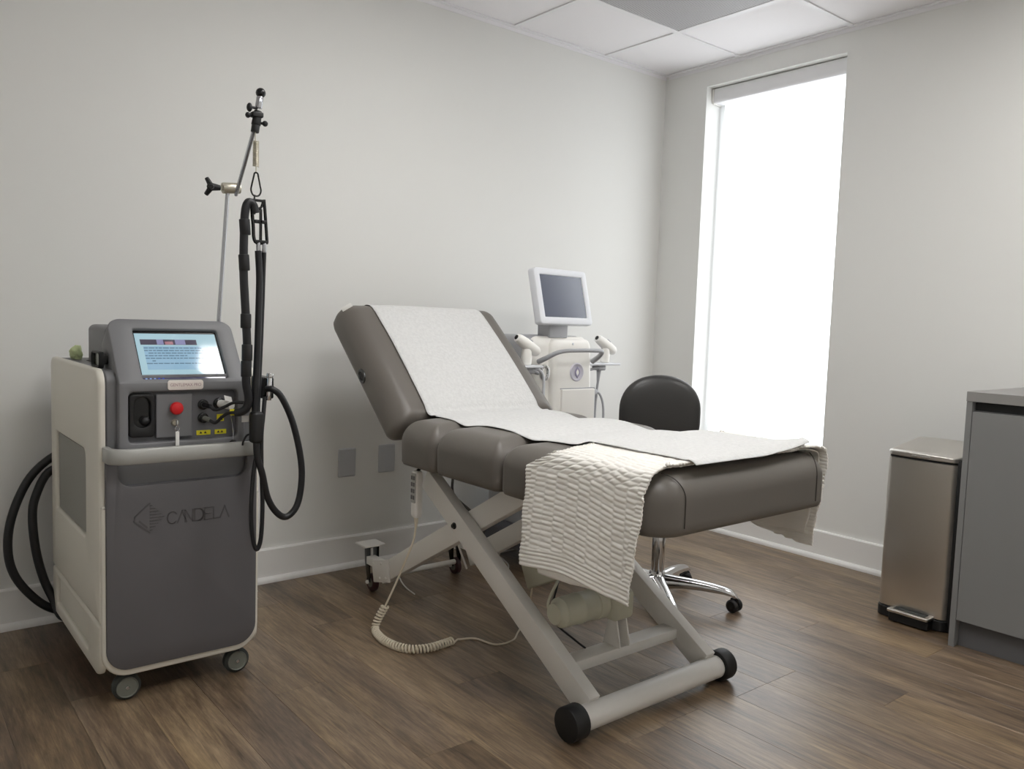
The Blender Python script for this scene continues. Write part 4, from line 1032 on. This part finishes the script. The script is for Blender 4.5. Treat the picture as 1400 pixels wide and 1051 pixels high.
for x in (-2.703, -2.686): MB().cyl((x, -0.9, 1.284), (x, -0.9, 1.256), 0.0062, n=12, b=0.001).build('ferrule', STEELROD, arm)
hs = MB().tube([(-2.712, -0.90, 1.362), (-2.718, -0.90, 1.383), (-2.731, -0.90, 1.390), (-2.740, -0.90, 1.370), (-2.743, -0.90, 1.32), (-2.744, -0.90, 1.203), (-2.737, -0.90, 1.08), (-2.732, -0.90, 0.981), (-2.735, -0.90, 0.90), (-2.727, -0.90, 0.850), (-2.731, -0.895, 0.822), (-2.743, -0.885, 0.810), (-2.755, -0.875, 0.808)], 0.0115, n=12).build('fibre_hose', HOSE, lm)
for (z1, z0, x) in ((1.343, 1.300, -2.7428), (1.247, 1.203, -2.7442), (1.085, 1.045, -2.7365), (1.00, 0.955, -2.7325), (0.955, 0.91, -2.7345)):
    MB().cyl((x, -0.9, z1), (x + (0.003 if z0 > 1.1 else 0.0), -0.9, z0), 0.0145, n=14, b=0.002).build('hose_sleeve', BLACK, hs)
m = MB(); m.tube([(-2.703, -0.90, 1.26), (-2.699, -0.90, 1.186), (-2.700, -0.90, 1.104), (-2.703, -0.90, 0.981), (-2.706, -0.90, 0.899), (-2.708, -0.90, 0.82), (-2.706, -0.905, 0.73), (-2.702, -0.905, 0.68), (-2.688, -0.905, 0.634), (-2.669, -0.9, 0.561), (-2.642, -0.9, 0.515), (-2.611, -0.9, 0.498), (-2.579, -0.9, 0.529), (-2.566, -0.9, 0.60), (-2.571, -0.9, 0.675), (-2.596, -0.9, 0.775), (-2.630, -0.9, 0.848), (-2.655, -0.895, 0.872), (-2.668, -0.88, 0.872)], 0.0095, n=12)
h2 = m.build('handpiece_hose', HOSE, lm)
MB().tube([(-2.686, -0.90, 1.26), (-2.686, -0.895, 1.18), (-2.687, -0.893, 1.10), (-2.691, -0.893, 0.98), (-2.694, -0.893, 0.90), (-2.697, -0.893, 0.82), (-2.699, -0.898, 0.72), (-2.712, -0.9, 0.629), (-2.717, -0.9, 0.524), (-2.712, -0.9, 0.45), (-2.700, -0.9, 0.414), (-2.688, -0.9, 0.446), (-2.684, -0.9, 0.542), (-2.688, -0.9, 0.648), (-2.687, -0.895, 0.74), (-2.680, -0.89, 0.80), (-2.672, -0.88, 0.850)], 0.0062, n=10).build('cryogen_hose', HOSE, lm)
MB().rbox(-2.722, -2.689, -0.922, -0.884, 0.722, 0.812, 0.010, n=3, mid=2).build('hose_wrap', BLACK, h2)
# handpiece clipped to the right side
MB().rbox(-2.672, -2.640, -0.870, -0.775, 0.842, 0.905, 0.006, n=3, mid=2).build('handpiece_cradle', BLACKG, lm)
m = MB(); m.cyl((-2.663, -0.885, 0.84), (-2.660, -0.884, 0.905), 0.0075, 0.0065, n=14, b=0.001); m.cyl((-2.660, -0.884, 0.905), (-2.658, -0.884, 0.917), 0.010, n=14, b=0.001); m.build('handpiece_barrel', CHROME, lm)
MB().tube([(-2.668, -0.84, 0.705), (-2.690, -0.865, 0.735), (-2.715, -0.868, 0.742), (-2.727, -0.865, 0.725), (-2.728, -0.86, 0.712)], 0.003, n=6).build('sensor_cable', HOSE, lm)
# mains hoses on the far left, looping from the back of the machine to the floor
MB().tube([(-3.02, -0.125, 0.62), (-3.086, -0.09, 0.582), (-3.149, -0.085, 0.513), (-3.196, -0.09, 0.399), (-3.209, -0.10, 0.293), (-3.190, -0.11, 0.205), (-3.133, -0.12, 0.121), (-3.075, -0.125, 0.077), (-3.02, -0.128, 0.07)], 0.0135, n=12).build('mains_hose', HOSE, lm)
MB().tube([(-3.02, -0.125, 0.57), (-3.090, -0.10, 0.54), (-3.128, -0.10, 0.465), (-3.140, -0.11, 0.40), (-3.133, -0.115, 0.292), (-3.112, -0.12, 0.19), (-3.085, -0.14, 0.115), (-3.070, -0.18, 0.072), (-3.03, -0.22, 0.066)], 0.0135, n=12).build('mains_hose', HOSE, lm)

# protective goggles and a crumpled tissue on the machine's top deck
gg = thing('goggles', (-3.035, -0.655, 0.921), 'black laser safety goggles on top of the laser machine beside its screen', 'goggles')
Mgg = Matrix.Translation((-3.052, -0.650, 0.9222))
MB().ring(roundrect(-0.050, 0.050, 0.0, 0.046, (0.016, 0.016, 0.012, 0.012), 5), roundrect(-0.042, 0.042, 0.006, 0.040, (0.012, 0.012, 0.010, 0.010), 5), Mgg @ frame((0, 0, 0), (0, -1, 0), (0, 0, 1)), 0.013, 0.004).build('goggle_frame', BLACK, gg, smooth=50)
MB().box(-0.006, -0.003, -0.045, 0.045, 0.004, 0.043, M=Mgg).build('lens', mat('dark_green_lens', rgb(40, 44, 26), 0.15), gg, smooth=0)
for s_ in (-1, 1): MB().box(0.0, 0.010, 0.044 * s_ - 0.003, 0.044 * s_ + 0.003, 0.012, 0.036, b=0.002, M=Mgg).build('temple', BLACK, gg)
ts = thing('tissue', (-3.030, -0.234, 0.921), 'crumpled pale green tissue on the rear of the laser machine top', 'tissue')
bm = bmesh.new(); bmesh.ops.create_icosphere(bm, subdivisions=4, radius=0.028)
for v in bm.verts:
    n_ = mnoise.noise(v.co * 55) * 0.012 + mnoise.noise(v.co * 120) * 0.006
    v.co = v.co * (1 + n_ / 0.028 * 0.75); v.co.z = max(v.co.z, -0.024); v.co = Vector((v.co.x * 0.62, v.co.y * 1.1, v.co.z * 0.85))
m = MB(); m.M = Matrix.Translation((-3.030, -0.234, 0.9418)); m.frombm(bm); m.build('crumpled_sheet', GREENW, ts, smooth=50)

# ================================================================== ultrasound machine behind the table
UX0, UX1, UYF, UYB = -1.283, -0.938, -0.460, -0.120
um_ = thing('ultrasound_machine', (-1.105, -0.3, 0), 'white ultrasound treatment machine on wheels with a dark tilted monitor and round emblem', 'ultrasound machine')
MB().rbox(UX0 + 0.003, UX1 - 0.012, -0.392, UYB, 0.16, 1.0285, (0.03, 0.03, 0.02, 0.04, 0.03, 0.05), n=5, mid=3).build('back_shell', US_G, um_, smooth=50)
def utaper(p):      # the white body leans and widens a little towards its foot
    t = (1.03 - p.z) / 0.85
    if p.y < -0.3: p.y -= 0.035 * t * min(1, (-0.3 - p.y) / 0.1)
    p.x += (0.014 * t if p.x > -1.1 else 0.0)
    return p
body = MB().rbox(UX0, UX1 - 0.005, UYF + 0.035, -0.385, 0.17, 1.026, (0.05, 0.04, 0.018, 0.008, 0.03, 0.045), n=5, mid=4, fn=utaper).build('body', US_W, um_, smooth=50)
fcx0, fcx1 = -1.190, -0.955
MB().rbox(fcx0, fcx1, UYF, UYF + 0.05, 0.18, 1.015, (0.028, 0.024, 0.022, 0.004, 0.02, 0.045), n=5, mid=4, fn=utaper).build('front_spine', US_W, um_, smooth=50)
def uy(z): return UYF - 0.035 * (1.03 - z) / 0.85
dr = MB().rbox(-1.148, -0.943, uy(0.72) - 0.009, uy(0.72) + 0.03, 0.640, 0.793, (0.006, 0.006, 0.004, 0.002, 0.006, 0.006), n=3, mid=3, M=None).build('drawer', US_W, um_, smooth=50)
MB().box(-1.151, -0.940, uy(0.79) - 0.004, uy(0.79) + 0.02, 0.7935, 0.7975).build('drawer_gap', US_G, dr, smooth=0)
MB().box(-0.943, -0.9395, uy(0.72) - 0.005, uy(0.72) + 0.02, 0.64, 0.795).build('drawer_gap', US_G, dr, smooth=0)
MB().rbox(-1.16, -0.938, uy(0.63) - 0.012, uy(0.63) + 0.02, 0.628, 0.639, 0.003, n=2, mid=2).build('drawer_lip', US_G, dr)
# round emblem with a petal shape
ec = V(-1.052, uy(0.868) - 0.0005, 0.868)
em = MB().lathe(tuple(ec + V(0, 0.004, 0)), tuple(ec - V(0, 0.006, 0)), [(0.0415, 0), (0.0415, 0.006), (0.038, 0.0095), (0.036, 0.0095), (0.035, 0.0085)], 40).build('emblem', LILAC, um_, smooth=50)
Me = frame(ec - V(0, 0.0045, 0), (1, 0, 0), (0, 0, 1))
def petal(h, wd, sh=0.0, n=10):
    r = []
    for k in range(2 * n):
        t = k / n
        if t <= 1: r.append((wd * sin(pi * t) ** 1.1 + sh * (0.5 - t), -h + 2 * h * t))
        else: r.append((-wd * sin(pi * (2 - t)) ** 1.1 + sh * (0.5 - (2 - t)), h - 2 * h * (t - 1)))
    return r
MB().ring(petal(0.026, 0.0155), petal(0.016, 0.0085), Me, 0.0040, 0.0006).build('emblem_petal', LILAC_D, em, smooth=40)
MB().prism(petal(0.0165, 0.0088), Me, 0.0025).build('emblem_centre', US_W, em, smooth=40)
MB().ball((-1.076, uy(1.0) - 0.001, 0.995), 0.006, 12, (1, 0.4, 1)).build('sensor_dot', US_F, um_)
# grab handle bowed in front of the body
MB().tube([(-1.262, -0.445, 0.915), (-1.255, -0.490, 0.935), (-1.232, -0.528, 0.958), (-1.195, -0.548, 0.968), (-1.130, -0.555, 0.970), (-1.040, -0.555, 0.970), (-0.985, -0.548, 0.968), (-0.955, -0.525, 0.958), (-0.940, -0.490, 0.938), (-0.938, -0.450, 0.915)], lambda t: 0.0125 - 0.004 * sin(pi * t), n=12).build('grab_handle', US_G, um_, smooth=60)
# monitor on a short neck
MB().rbox(-1.185, -1.075, -0.425, -0.340, 1.020, 1.110, 0.006, n=2, mid=2).build('neck', US_G, um_)
MM = Matrix.Translation((-1.101, -0.452, 1.082)) @ Matrix.Rotation(math.radians(7.0), 4, 'Z') @ Matrix.Rotation(math.radians(-13.5), 4, 'X')
mo = MB().rbox(-0.178, 0.178, 0.006, 0.044, 0.0, 0.252, (0.014, 0.014, 0.004, 0.016, 0.014, 0.014), n=4, mid=3, M=MM).build('monitor', US_F, um_, smooth=50)
MB().ring(roundrect(-0.178, 0.178, 0.0, 0.252, 0.014, 6), roundrect(-0.144, 0.144, 0.032, 0.222, 0.002, 6), MM @ frame((0, 0.010, 0), (1, 0, 0), (0, 0, 1)), 0.010, 0.004).build('monitor_bezel', US_F, um_, smooth=50)
MB().box(-0.146, 0.146, 0.004, 0.0065, 0.030, 0.224, M=MM).build('display', US_SCR, mo, smooth=0)
# handpiece shelves, one on each side
def shelf(x0, x1, s_, y):
    MB().rbox(min(x0, x1), max(x0, x1), y - 0.040, y + 0.040, 0.893, 0.904, 0.004, n=2, mid=2).build('handpiece_shelf', US_F, um_)
    xm = (x0 + x1) / 2
    MB().rbox(xm - 0.026, xm + 0.026, y - 0.025, y + 0.025, 0.868, 0.894, 0.008, n=3, mid=2).build('shelf_clamp', US_G, um_)
    MB().tube([(-1.275 if s_ < 0 else -0.955, -0.40, 0.872), ((-1.275 if s_ < 0 else -0.955) + 0.03 * s_, y - 0.01, 0.868), (xm, y - 0.02, 0.885)], 0.0065, n=8).build('shelf_arm', US_G, um_)
shelf(-1.302, -1.405, -1, -0.485); shelf(-0.930, -0.715, 1, -0.380)
MB().tube([(-1.33, -0.485, 0.88), (-1.305, -0.495, 0.885), (-1.272, -0.490, 0.86), (-1.262, -0.485, 0.80), (-1.262, -0.48, 0.72), (-1.27, -0.475, 0.60), (-1.29, -0.47, 0.42), (-1.275, -0.46, 0.25)], 0.0062, n=8).build('handpiece_cable', US_F, um_)
m = MB(); m.ring([(0.026 * cos(a * pi / 10), 0.036 * sin(a * pi / 10)) for a in range(20)], [(0.015 * cos(a * pi / 10), 0.022 * sin(a * pi / 10)) for a in range(20)], frame((-1.245, -0.462, 0.868), (1, 0, 0), (0, 0, 1)), 0.012, 0.003); m.build('cable_ring', CHROME, um_)
MB().lathe((-1.352, -0.485, 0.870), (-1.352, -0.485, 0.835), [(0.012, 0), (0.014, 0.004), (0.010, 0.020), (0.005, 0.037)], 14).build('plug', US_G, um_)
MB().box(-1.275, -1.252, -0.478, -0.44, 0.76, 0.785, b=0.003).build('plug', US_G, um_)
MB().lathe((-0.822, -0.38, 0.870), (-0.826, -0.38, 0.805), [(0.012, 0), (0.011, 0.01), (0.0055, 0.065)], 12).build('strain_relief', US_G, um_)
MB().tube([(-0.826, -0.38, 0.81), (-0.834, -0.38, 0.74), (-0.838, -0.38, 0.66), (-0.838, -0.38, 0.58), (-0.842, -0.38, 0.50), (-0.885, -0.375, 0.42), (-0.915, -0.37, 0.40), (-0.93, -0.37, 0.42)], 0.0058, n=8).build('handpiece_cable', US_G, um_)
MB().box(-0.900, -0.850, -0.405, -0.378, 0.756, 0.780, b=0.004).build('plug', US_G, um_)
MB().tube([(-0.855, -0.392, 0.770), (-0.825, -0.392, 0.757), (-0.802, -0.392, 0.720), (-0.792, -0.392, 0.67), (-0.792, -0.392, 0.60), (-0.805, -0.39, 0.52), (-0.845, -0.39, 0.46), (-0.90, -0.39, 0.44), (-0.925, -0.39, 0.46)], 0.0055, n=8).build('handpiece_cable', US_G, um_)
# dark wheeled base
MB().rbox(-1.345, -0.880, -0.560, -0.075, 0.080, 0.175, (0.03, 0.03, 0.03, 0.03, 0.01, 0.02), n=4, mid=3).build('base', mat('device_base_grey', rgb(84, 84, 92), 0.45), um_, smooth=50)
for (cx, cy) in ((-1.31, -0.52), (-0.915, -0.52), (-1.31, -0.12), (-0.915, -0.12)):
    MB().lathe((cx - 0.012, cy, 0.0365), (cx + 0.012, cy, 0.0365), [(0.020, 0), (0.030, 0.002), (0.036, 0.007), (0.036, 0.017), (0.030, 0.022), (0.020, 0.024)], 24).build('caster_wheel', BLACK, um_)
    MB().rbox(cx - 0.018, cx + 0.018, cy - 0.022, cy + 0.022, 0.045, 0.084, 0.006, n=2, mid=1).build('caster_fork', BLACKG, um_)
# the two handpieces standing in the shelves
def handpiece(cx, cy, lab):
    h = thing('handpiece', (cx, cy, 0.904), lab, 'handpiece', 'ultrasound handpieces')
    MB().lathe((cx - 0.004, cy, 0.9045), (cx - 0.004, cy, 0.985), [(0.018, 0), (0.022, 0.004), (0.024, 0.03), (0.021, 0.06), (0.016, 0.08)], 20).build('grip', US_W, h)
    a = V(cx - 0.062, cy, 1.022); b = V(cx + 0.062, cy, 0.955); d = (b - a).normalized()
    m = MB(); m.lathe(tuple(a), tuple(b), [(0.012, 0), (0.018, 0.004), (0.022, 0.020), (0.025, 0.055), (0.025, 0.09), (0.0225, 0.127), (0.017, 0.137), (0.010, 0.1409)], 24)
    m.build('head', US_W, h)
    MB().cyl(tuple(a - d * 0.0015), tuple(a + d * 0.004), 0.0105, n=16).build('nozzle', BLACKG, h)
    u_ = Vector((-d.z, 0, d.x)); u_ = -u_ if u_.z < 0 else u_
    p = a + d * 0.068
    Mk = frame(p + u_ * 0.022 + V(0, -0.008, 0), d, (0, 1, 0))
    MB().box(-0.012, 0.012, -0.006, 0.006, -0.003, 0.003, b=0.0015, M=Mk).build('button', US_G, h)
handpiece(-1.362, -0.485, 'white handpiece in the holder between the backrest and the machine body')
handpiece(-0.782, -0.380, 'white handpiece in the holder on the window side of the machine')

# ================================================================== stool
SX, SY = -1.137, -1.062
st = thing('rolling_stool', (SX, SY, 0), 'black vinyl rolling stool with a low backrest and chrome five-star base', 'stool')
def sdir(a): return V(cos(a), sin(a), 0)
for k in range(5):
    a = math.radians(-55.6 + 72 * k); d = sdir(a); s_ = V(-d.y, d.x, 0)
    def P(r, z, off=0.0): return tuple(V(SX, SY, 0) + d * r + s_ * off + V(0, 0, z))
    rows = [(0.020, 0.118, 0.058, 0.028), (0.045, 0.116, 0.060, 0.026), (0.075, 0.113, 0.066, 0.024), (0.12, 0.110, 0.068, 0.021), (0.17, 0.106, 0.069, 0.0195), (0.22, 0.100, 0.066, 0.019), (0.26, 0.092, 0.064, 0.0185), (0.285, 0.084, 0.060, 0.018), (0.303, 0.070, 0.056, 0.0165), (0.310, 0.060, 0.055, 0.012)]
    vs = []; fs = []; n = 10
    for (r, zt, zb, hw) in rows:
        for j in range(n):
            t = 2 * pi * j / n
            cx_, cz_ = 1.22 * cos(t), sin(t)
            sgn = lambda q: (abs(q) ** 0.55) * (1 if q > 0 else -1)
            vs.append(P(r, (zt + zb) / 2 + (zt - zb) / 2 * sgn(cz_), hw * sgn(cx_) * (1.0 if cz_ < 0.5 else 0.75)))
    for i in range(len(rows) - 1):
        for j in range(n): fs.append((i * n + j, i * n + (j + 1) % n, (i + 1) * n + (j + 1) % n, (i + 1) * n + j))
    fs.append(tuple(range(n))[::-1]); fs.append(tuple((len(rows) - 1) * n + j for j in range(n)))
    arm_ = MB().add(vs, fs).build('base_arm', CHROME, st, smooth=50)
    ca = a + (0.9, 0.5, 1.4, 2.2, 0.2)[k]; cd = sdir(ca); cs = V(-cd.y, cd.x, 0)
    if k == 0: cd = V(0.98, 0.10, 0).normalized(); cs = V(-cd.y, cd.x, 0)
    c0 = V(*P(0.298, 0.0)) + cs * 0.0
    for e in (-1, 1):
        p = c0 + cd * (0.0165 * e) + V(0, 0, 0.0255)
        MB().lathe(tuple(p - cd * 0.009), tuple(p + cd * 0.009), [(0.016, 0.001), (0.0185, 0), (0.0225, 0.002), (0.0253, 0.006), (0.0253, 0.012), (0.0225, 0.016), (0.0185, 0.018), (0.016, 0.017)], 24).build('caster_wheel', BLACK, st)
        MB().lathe(tuple(p + cd * (0.0085 * e)), tuple(p + cd * (0.0105 * e)), [(0.0165, 0), (0.0165, 0.001), (0.014, 0.0015)], 22).build('wheel_cover', BLACKG, st)
    MB().box(-0.016, 0.016, -0.007, 0.007, 0.015, 0.054, b=0.005, M=Matrix.Translation(c0) @ Matrix.Rotation(math.atan2(cs.y, cs.x), 4, 'Z')).build('caster_body', BLACKG, st)
    MB().cyl(tuple(c0 + V(0, 0, 0.045)), tuple(c0 + V(0, 0, 0.064)), 0.006, n=10).build('caster_stem', CHROME, st)
MB().lathe((SX, SY, 0.045), (SX, SY, 0.128), [(0.018, 0), (0.022, 0.004), (0.030, 0.016), (0.034, 0.05), (0.032, 0.075), (0.027, 0.083)], 28).build('base_hub', CHROME, st)
MB().cyl((SX, SY, 0.125), (SX, SY, 0.30), 0.0255, n=28, b=0.002).build('column_sleeve', CHROME, st)
MB().cyl((SX, SY, 0.30), (SX, SY, 0.445), 0.0145, n=20).build('gas_lift', CHROME, st)
MB().cyl((SX, SY, 0.440), (SX, SY, 0.462), 0.09, n=28, b=0.003).build('seat_plate', BLACK, st)
MB().lathe((SX, SY, 0.462), (SX, SY, 0.535), [(0.150, 0), (0.178, 0.006), (0.190, 0.025), (0.188, 0.045), (0.172, 0.062), (0.120, 0.071), (0.05, 0.073)], 48).build('seat', STOOLB, st, smooth=60)
vd = V(0.63, 0.772, 0).normalized(); vr = V(vd.y, -vd.x, 0)
bc = V(SX, SY, 0) + vd * 0.165 + vr * 0.012
MBS = Matrix.Identity(4)
for i in range(3): MBS[i][0] = vr[i]; MBS[i][1] = vd[i]; MBS[i][2] = (0, 0, 1)[i]
MBS.translation = bc
m = MB()
def back_outline(t):     # rounded arch, wider at the bottom third
    a = 2 * pi * t
    x, z = cos(a), sin(a)
    ex_ = 0.90 if z > 0 else 0.45
    X = 0.168 * math.copysign(abs(x) ** ex_, x); Z = (0.150 if z > 0 else 0.125) * math.copysign(abs(z) ** ex_, z)
    return X, Z
nb = 56; rings = [(0.0, -0.034), (0.35, -0.0335), (0.62, -0.031), (0.80, -0.0265), (0.92, -0.018), (0.985, -0.006), (1.0, 0.004), (0.985, 0.014), (0.90, 0.020), (0.5, 0.022), (0.0, 0.022)]
vs = []; fs = []
for (q, yy) in rings:
    for k in range(nb):
        X, Z = back_outline(k / nb); X *= q; Z *= q
        vs.append(MBS @ Vector((X, yy - 0.35 * X * X * 1.0 + 0.02, 0.738 + Z)))
for i in range(len(rings) - 1):
    for k in range(nb): fs.append((i * nb + k, i * nb + (k + 1) % nb, (i + 1) * nb + (k + 1) % nb, (i + 1) * nb + k))
m.add(vs, fs); m.build('backrest', STOOLB, st, smooth=70)
MB().strip([tuple(MBS @ Vector((0, y_, z_))) for y_, z_ in ((-0.12, 0.452), (0.02, 0.452), (0.055, 0.470), (0.062, 0.52), (0.055, 0.66), (0.046, 0.74))], 0.020, 0.004, up=tuple(vr)).build('back_bracket', BLACK, st)

# ================================================================== step bin
bn = thing('step_bin', (-0.38, -1.765, 0), 'brushed steel pedal bin with a closed lid between window wall and grey cabinet', 'bin')
BY0, BY1 = -1.892, -1.635
def bow(p):
    t = (p.y - (BY0 + BY1) / 2) / ((BY1 - BY0) / 2)
    if p.x < -0.44: p.x -= 0.012 * (1 - t * t)
    return p
MB().rbox(-0.500, -0.262, BY0, BY1, 0.045, 0.622, (0.022, 0.012, 0.022, 0.022, 0.001, 0.001), n=5, mid=8, fn=bow).build('bin_body', STEEL, bn, smooth=40)
MB().rbox(-0.504, -0.258, BY0 - 0.003, BY1 + 0.003, 0.0, 0.044, (0.024, 0.012, 0.024, 0.024, 0.004, 0.004), n=5, mid=8, fn=bow).build('bin_base', BLACK, bn, smooth=40)
MB().rbox(-0.497, -0.264, BY0 + 0.003, BY1 - 0.003, 0.622, 0.628, (0.02, 0.01, 0.02, 0.02, 0.001, 0.001), n=5, mid=8, fn=bow).build('lid_gap', BLACK, bn, smooth=40)
ld = MB().rbox(-0.502, -0.262, BY0 - 0.002, BY1 + 0.002, 0.628, 0.650, (0.026, 0.016, 0.026, 0.026, 0.003, 0.008), n=5, mid=8, fn=lambda p: bow(Vector((p.x, p.y, p.z + ((p.z - 0.628) / 0.022) * (0.034 * (p.x + 0.5) / 0.24 + 0.005 * (1 - ((p.y - (BY0 + BY1) / 2) / 0.13) ** 2)))))).build('lid', STEEL, bn, smooth=50)
MB().box(-0.5185, -0.512, -1.800, -1.735, 0.637, 0.641, b=0.001).build('lid_lip', CHROME, ld)
MB().rbox(-0.490, -0.190, BY0 - 0.026, BY0 + 0.01, 0.0, 0.640, (0.012, 0.012, 0.010, 0.002, 0.002, 0.004), n=3, mid=2).build('rear_housing', BLACK, bn, smooth=40)
MB().rbox(-0.275, -0.20, BY0, BY1 - 0.01, 0.0, 0.655, 0.012, n=3, mid=2).build('hinge_housing', BLACK, bn, smooth=40)
pd = MB().rbox(-0.560, -0.495, -1.852, -1.700, 0.040, 0.052, (0.006, 0.002, 0.008, 0.008, 0.003, 0.003), n=3, mid=2, M=Matrix.Identity(4)).build('pedal', STEEL, bn, smooth=40)
MB().rbox(-0.545, -0.512, -1.835, -1.717, 0.0515, 0.0535, 0.0008, n=1, mid=1).build('pedal_pad', WHEELD, pd, smooth=0)
MB().box(-0.536, -0.533, -1.805, -1.735, 0.0533, 0.0542).build('pedal_stripe', CHROME, pd, smooth=0)
MB().rbox(-0.548, -0.495, -1.850, -1.702, 0.004, 0.040, 0.006, n=2, mid=2).build('pedal_bracket', BLACK, bn)

# ================================================================== grey base cabinet and worktop
CX, CY0, CY1 = -0.606, -2.90, -1.946
cb = thing('base_cabinet', (-0.30, -2.4, 0), 'grey laminate base cabinet with handleless doors against the window wall', 'cabinet')
MB().box(CX, -0.003, CY1 - 0.019, CY1, 0.0, 0.866, b=0.0008, seg=1).build('end_panel', CAB, cb, smooth=0)
MB().box(CX, -0.003, CY0, CY0 + 0.019, 0.0, 0.866, b=0.0008, seg=1).build('end_panel', CAB, cb, smooth=0)
MB().box(CX + 0.025, -0.003, CY0 + 0.019, CY1 - 0.019, 0.10, 0.835).build('carcass', CABG, cb, smooth=0)
MB().box(CX + 0.035, CX + 0.055, CY0 + 0.019, CY1 - 0.019, 0.0, 0.10).build('plinth', CABG, cb, smooth=0)
MB().box(CX + 0.030, CX + 0.045, CY0 + 0.019, CY1 - 0.019, 0.835, 0.866).build('finger_channel', BLACK, cb, smooth=0)
ym = (CY0 + CY1) / 2
for (a, b) in ((ym + 0.0015, CY1 - 0.0205), (CY0 + 0.0205, ym - 0.0015)):
    MB().box(CX + 0.001, CX + 0.021, a, b, 0.098, 0.832, b=0.001, seg=1).build('door', CAB, cb, smooth=0)
wt = MB().box(CX - 0.002, -0.003, CY0, CY1 + 0.001, 0.8665, 0.9005, b=0.001, seg=1).build('worktop', CABT, None, smooth=0)
tag(wt, 'flat grey worktop slab lying on the base cabinet', 'worktop')
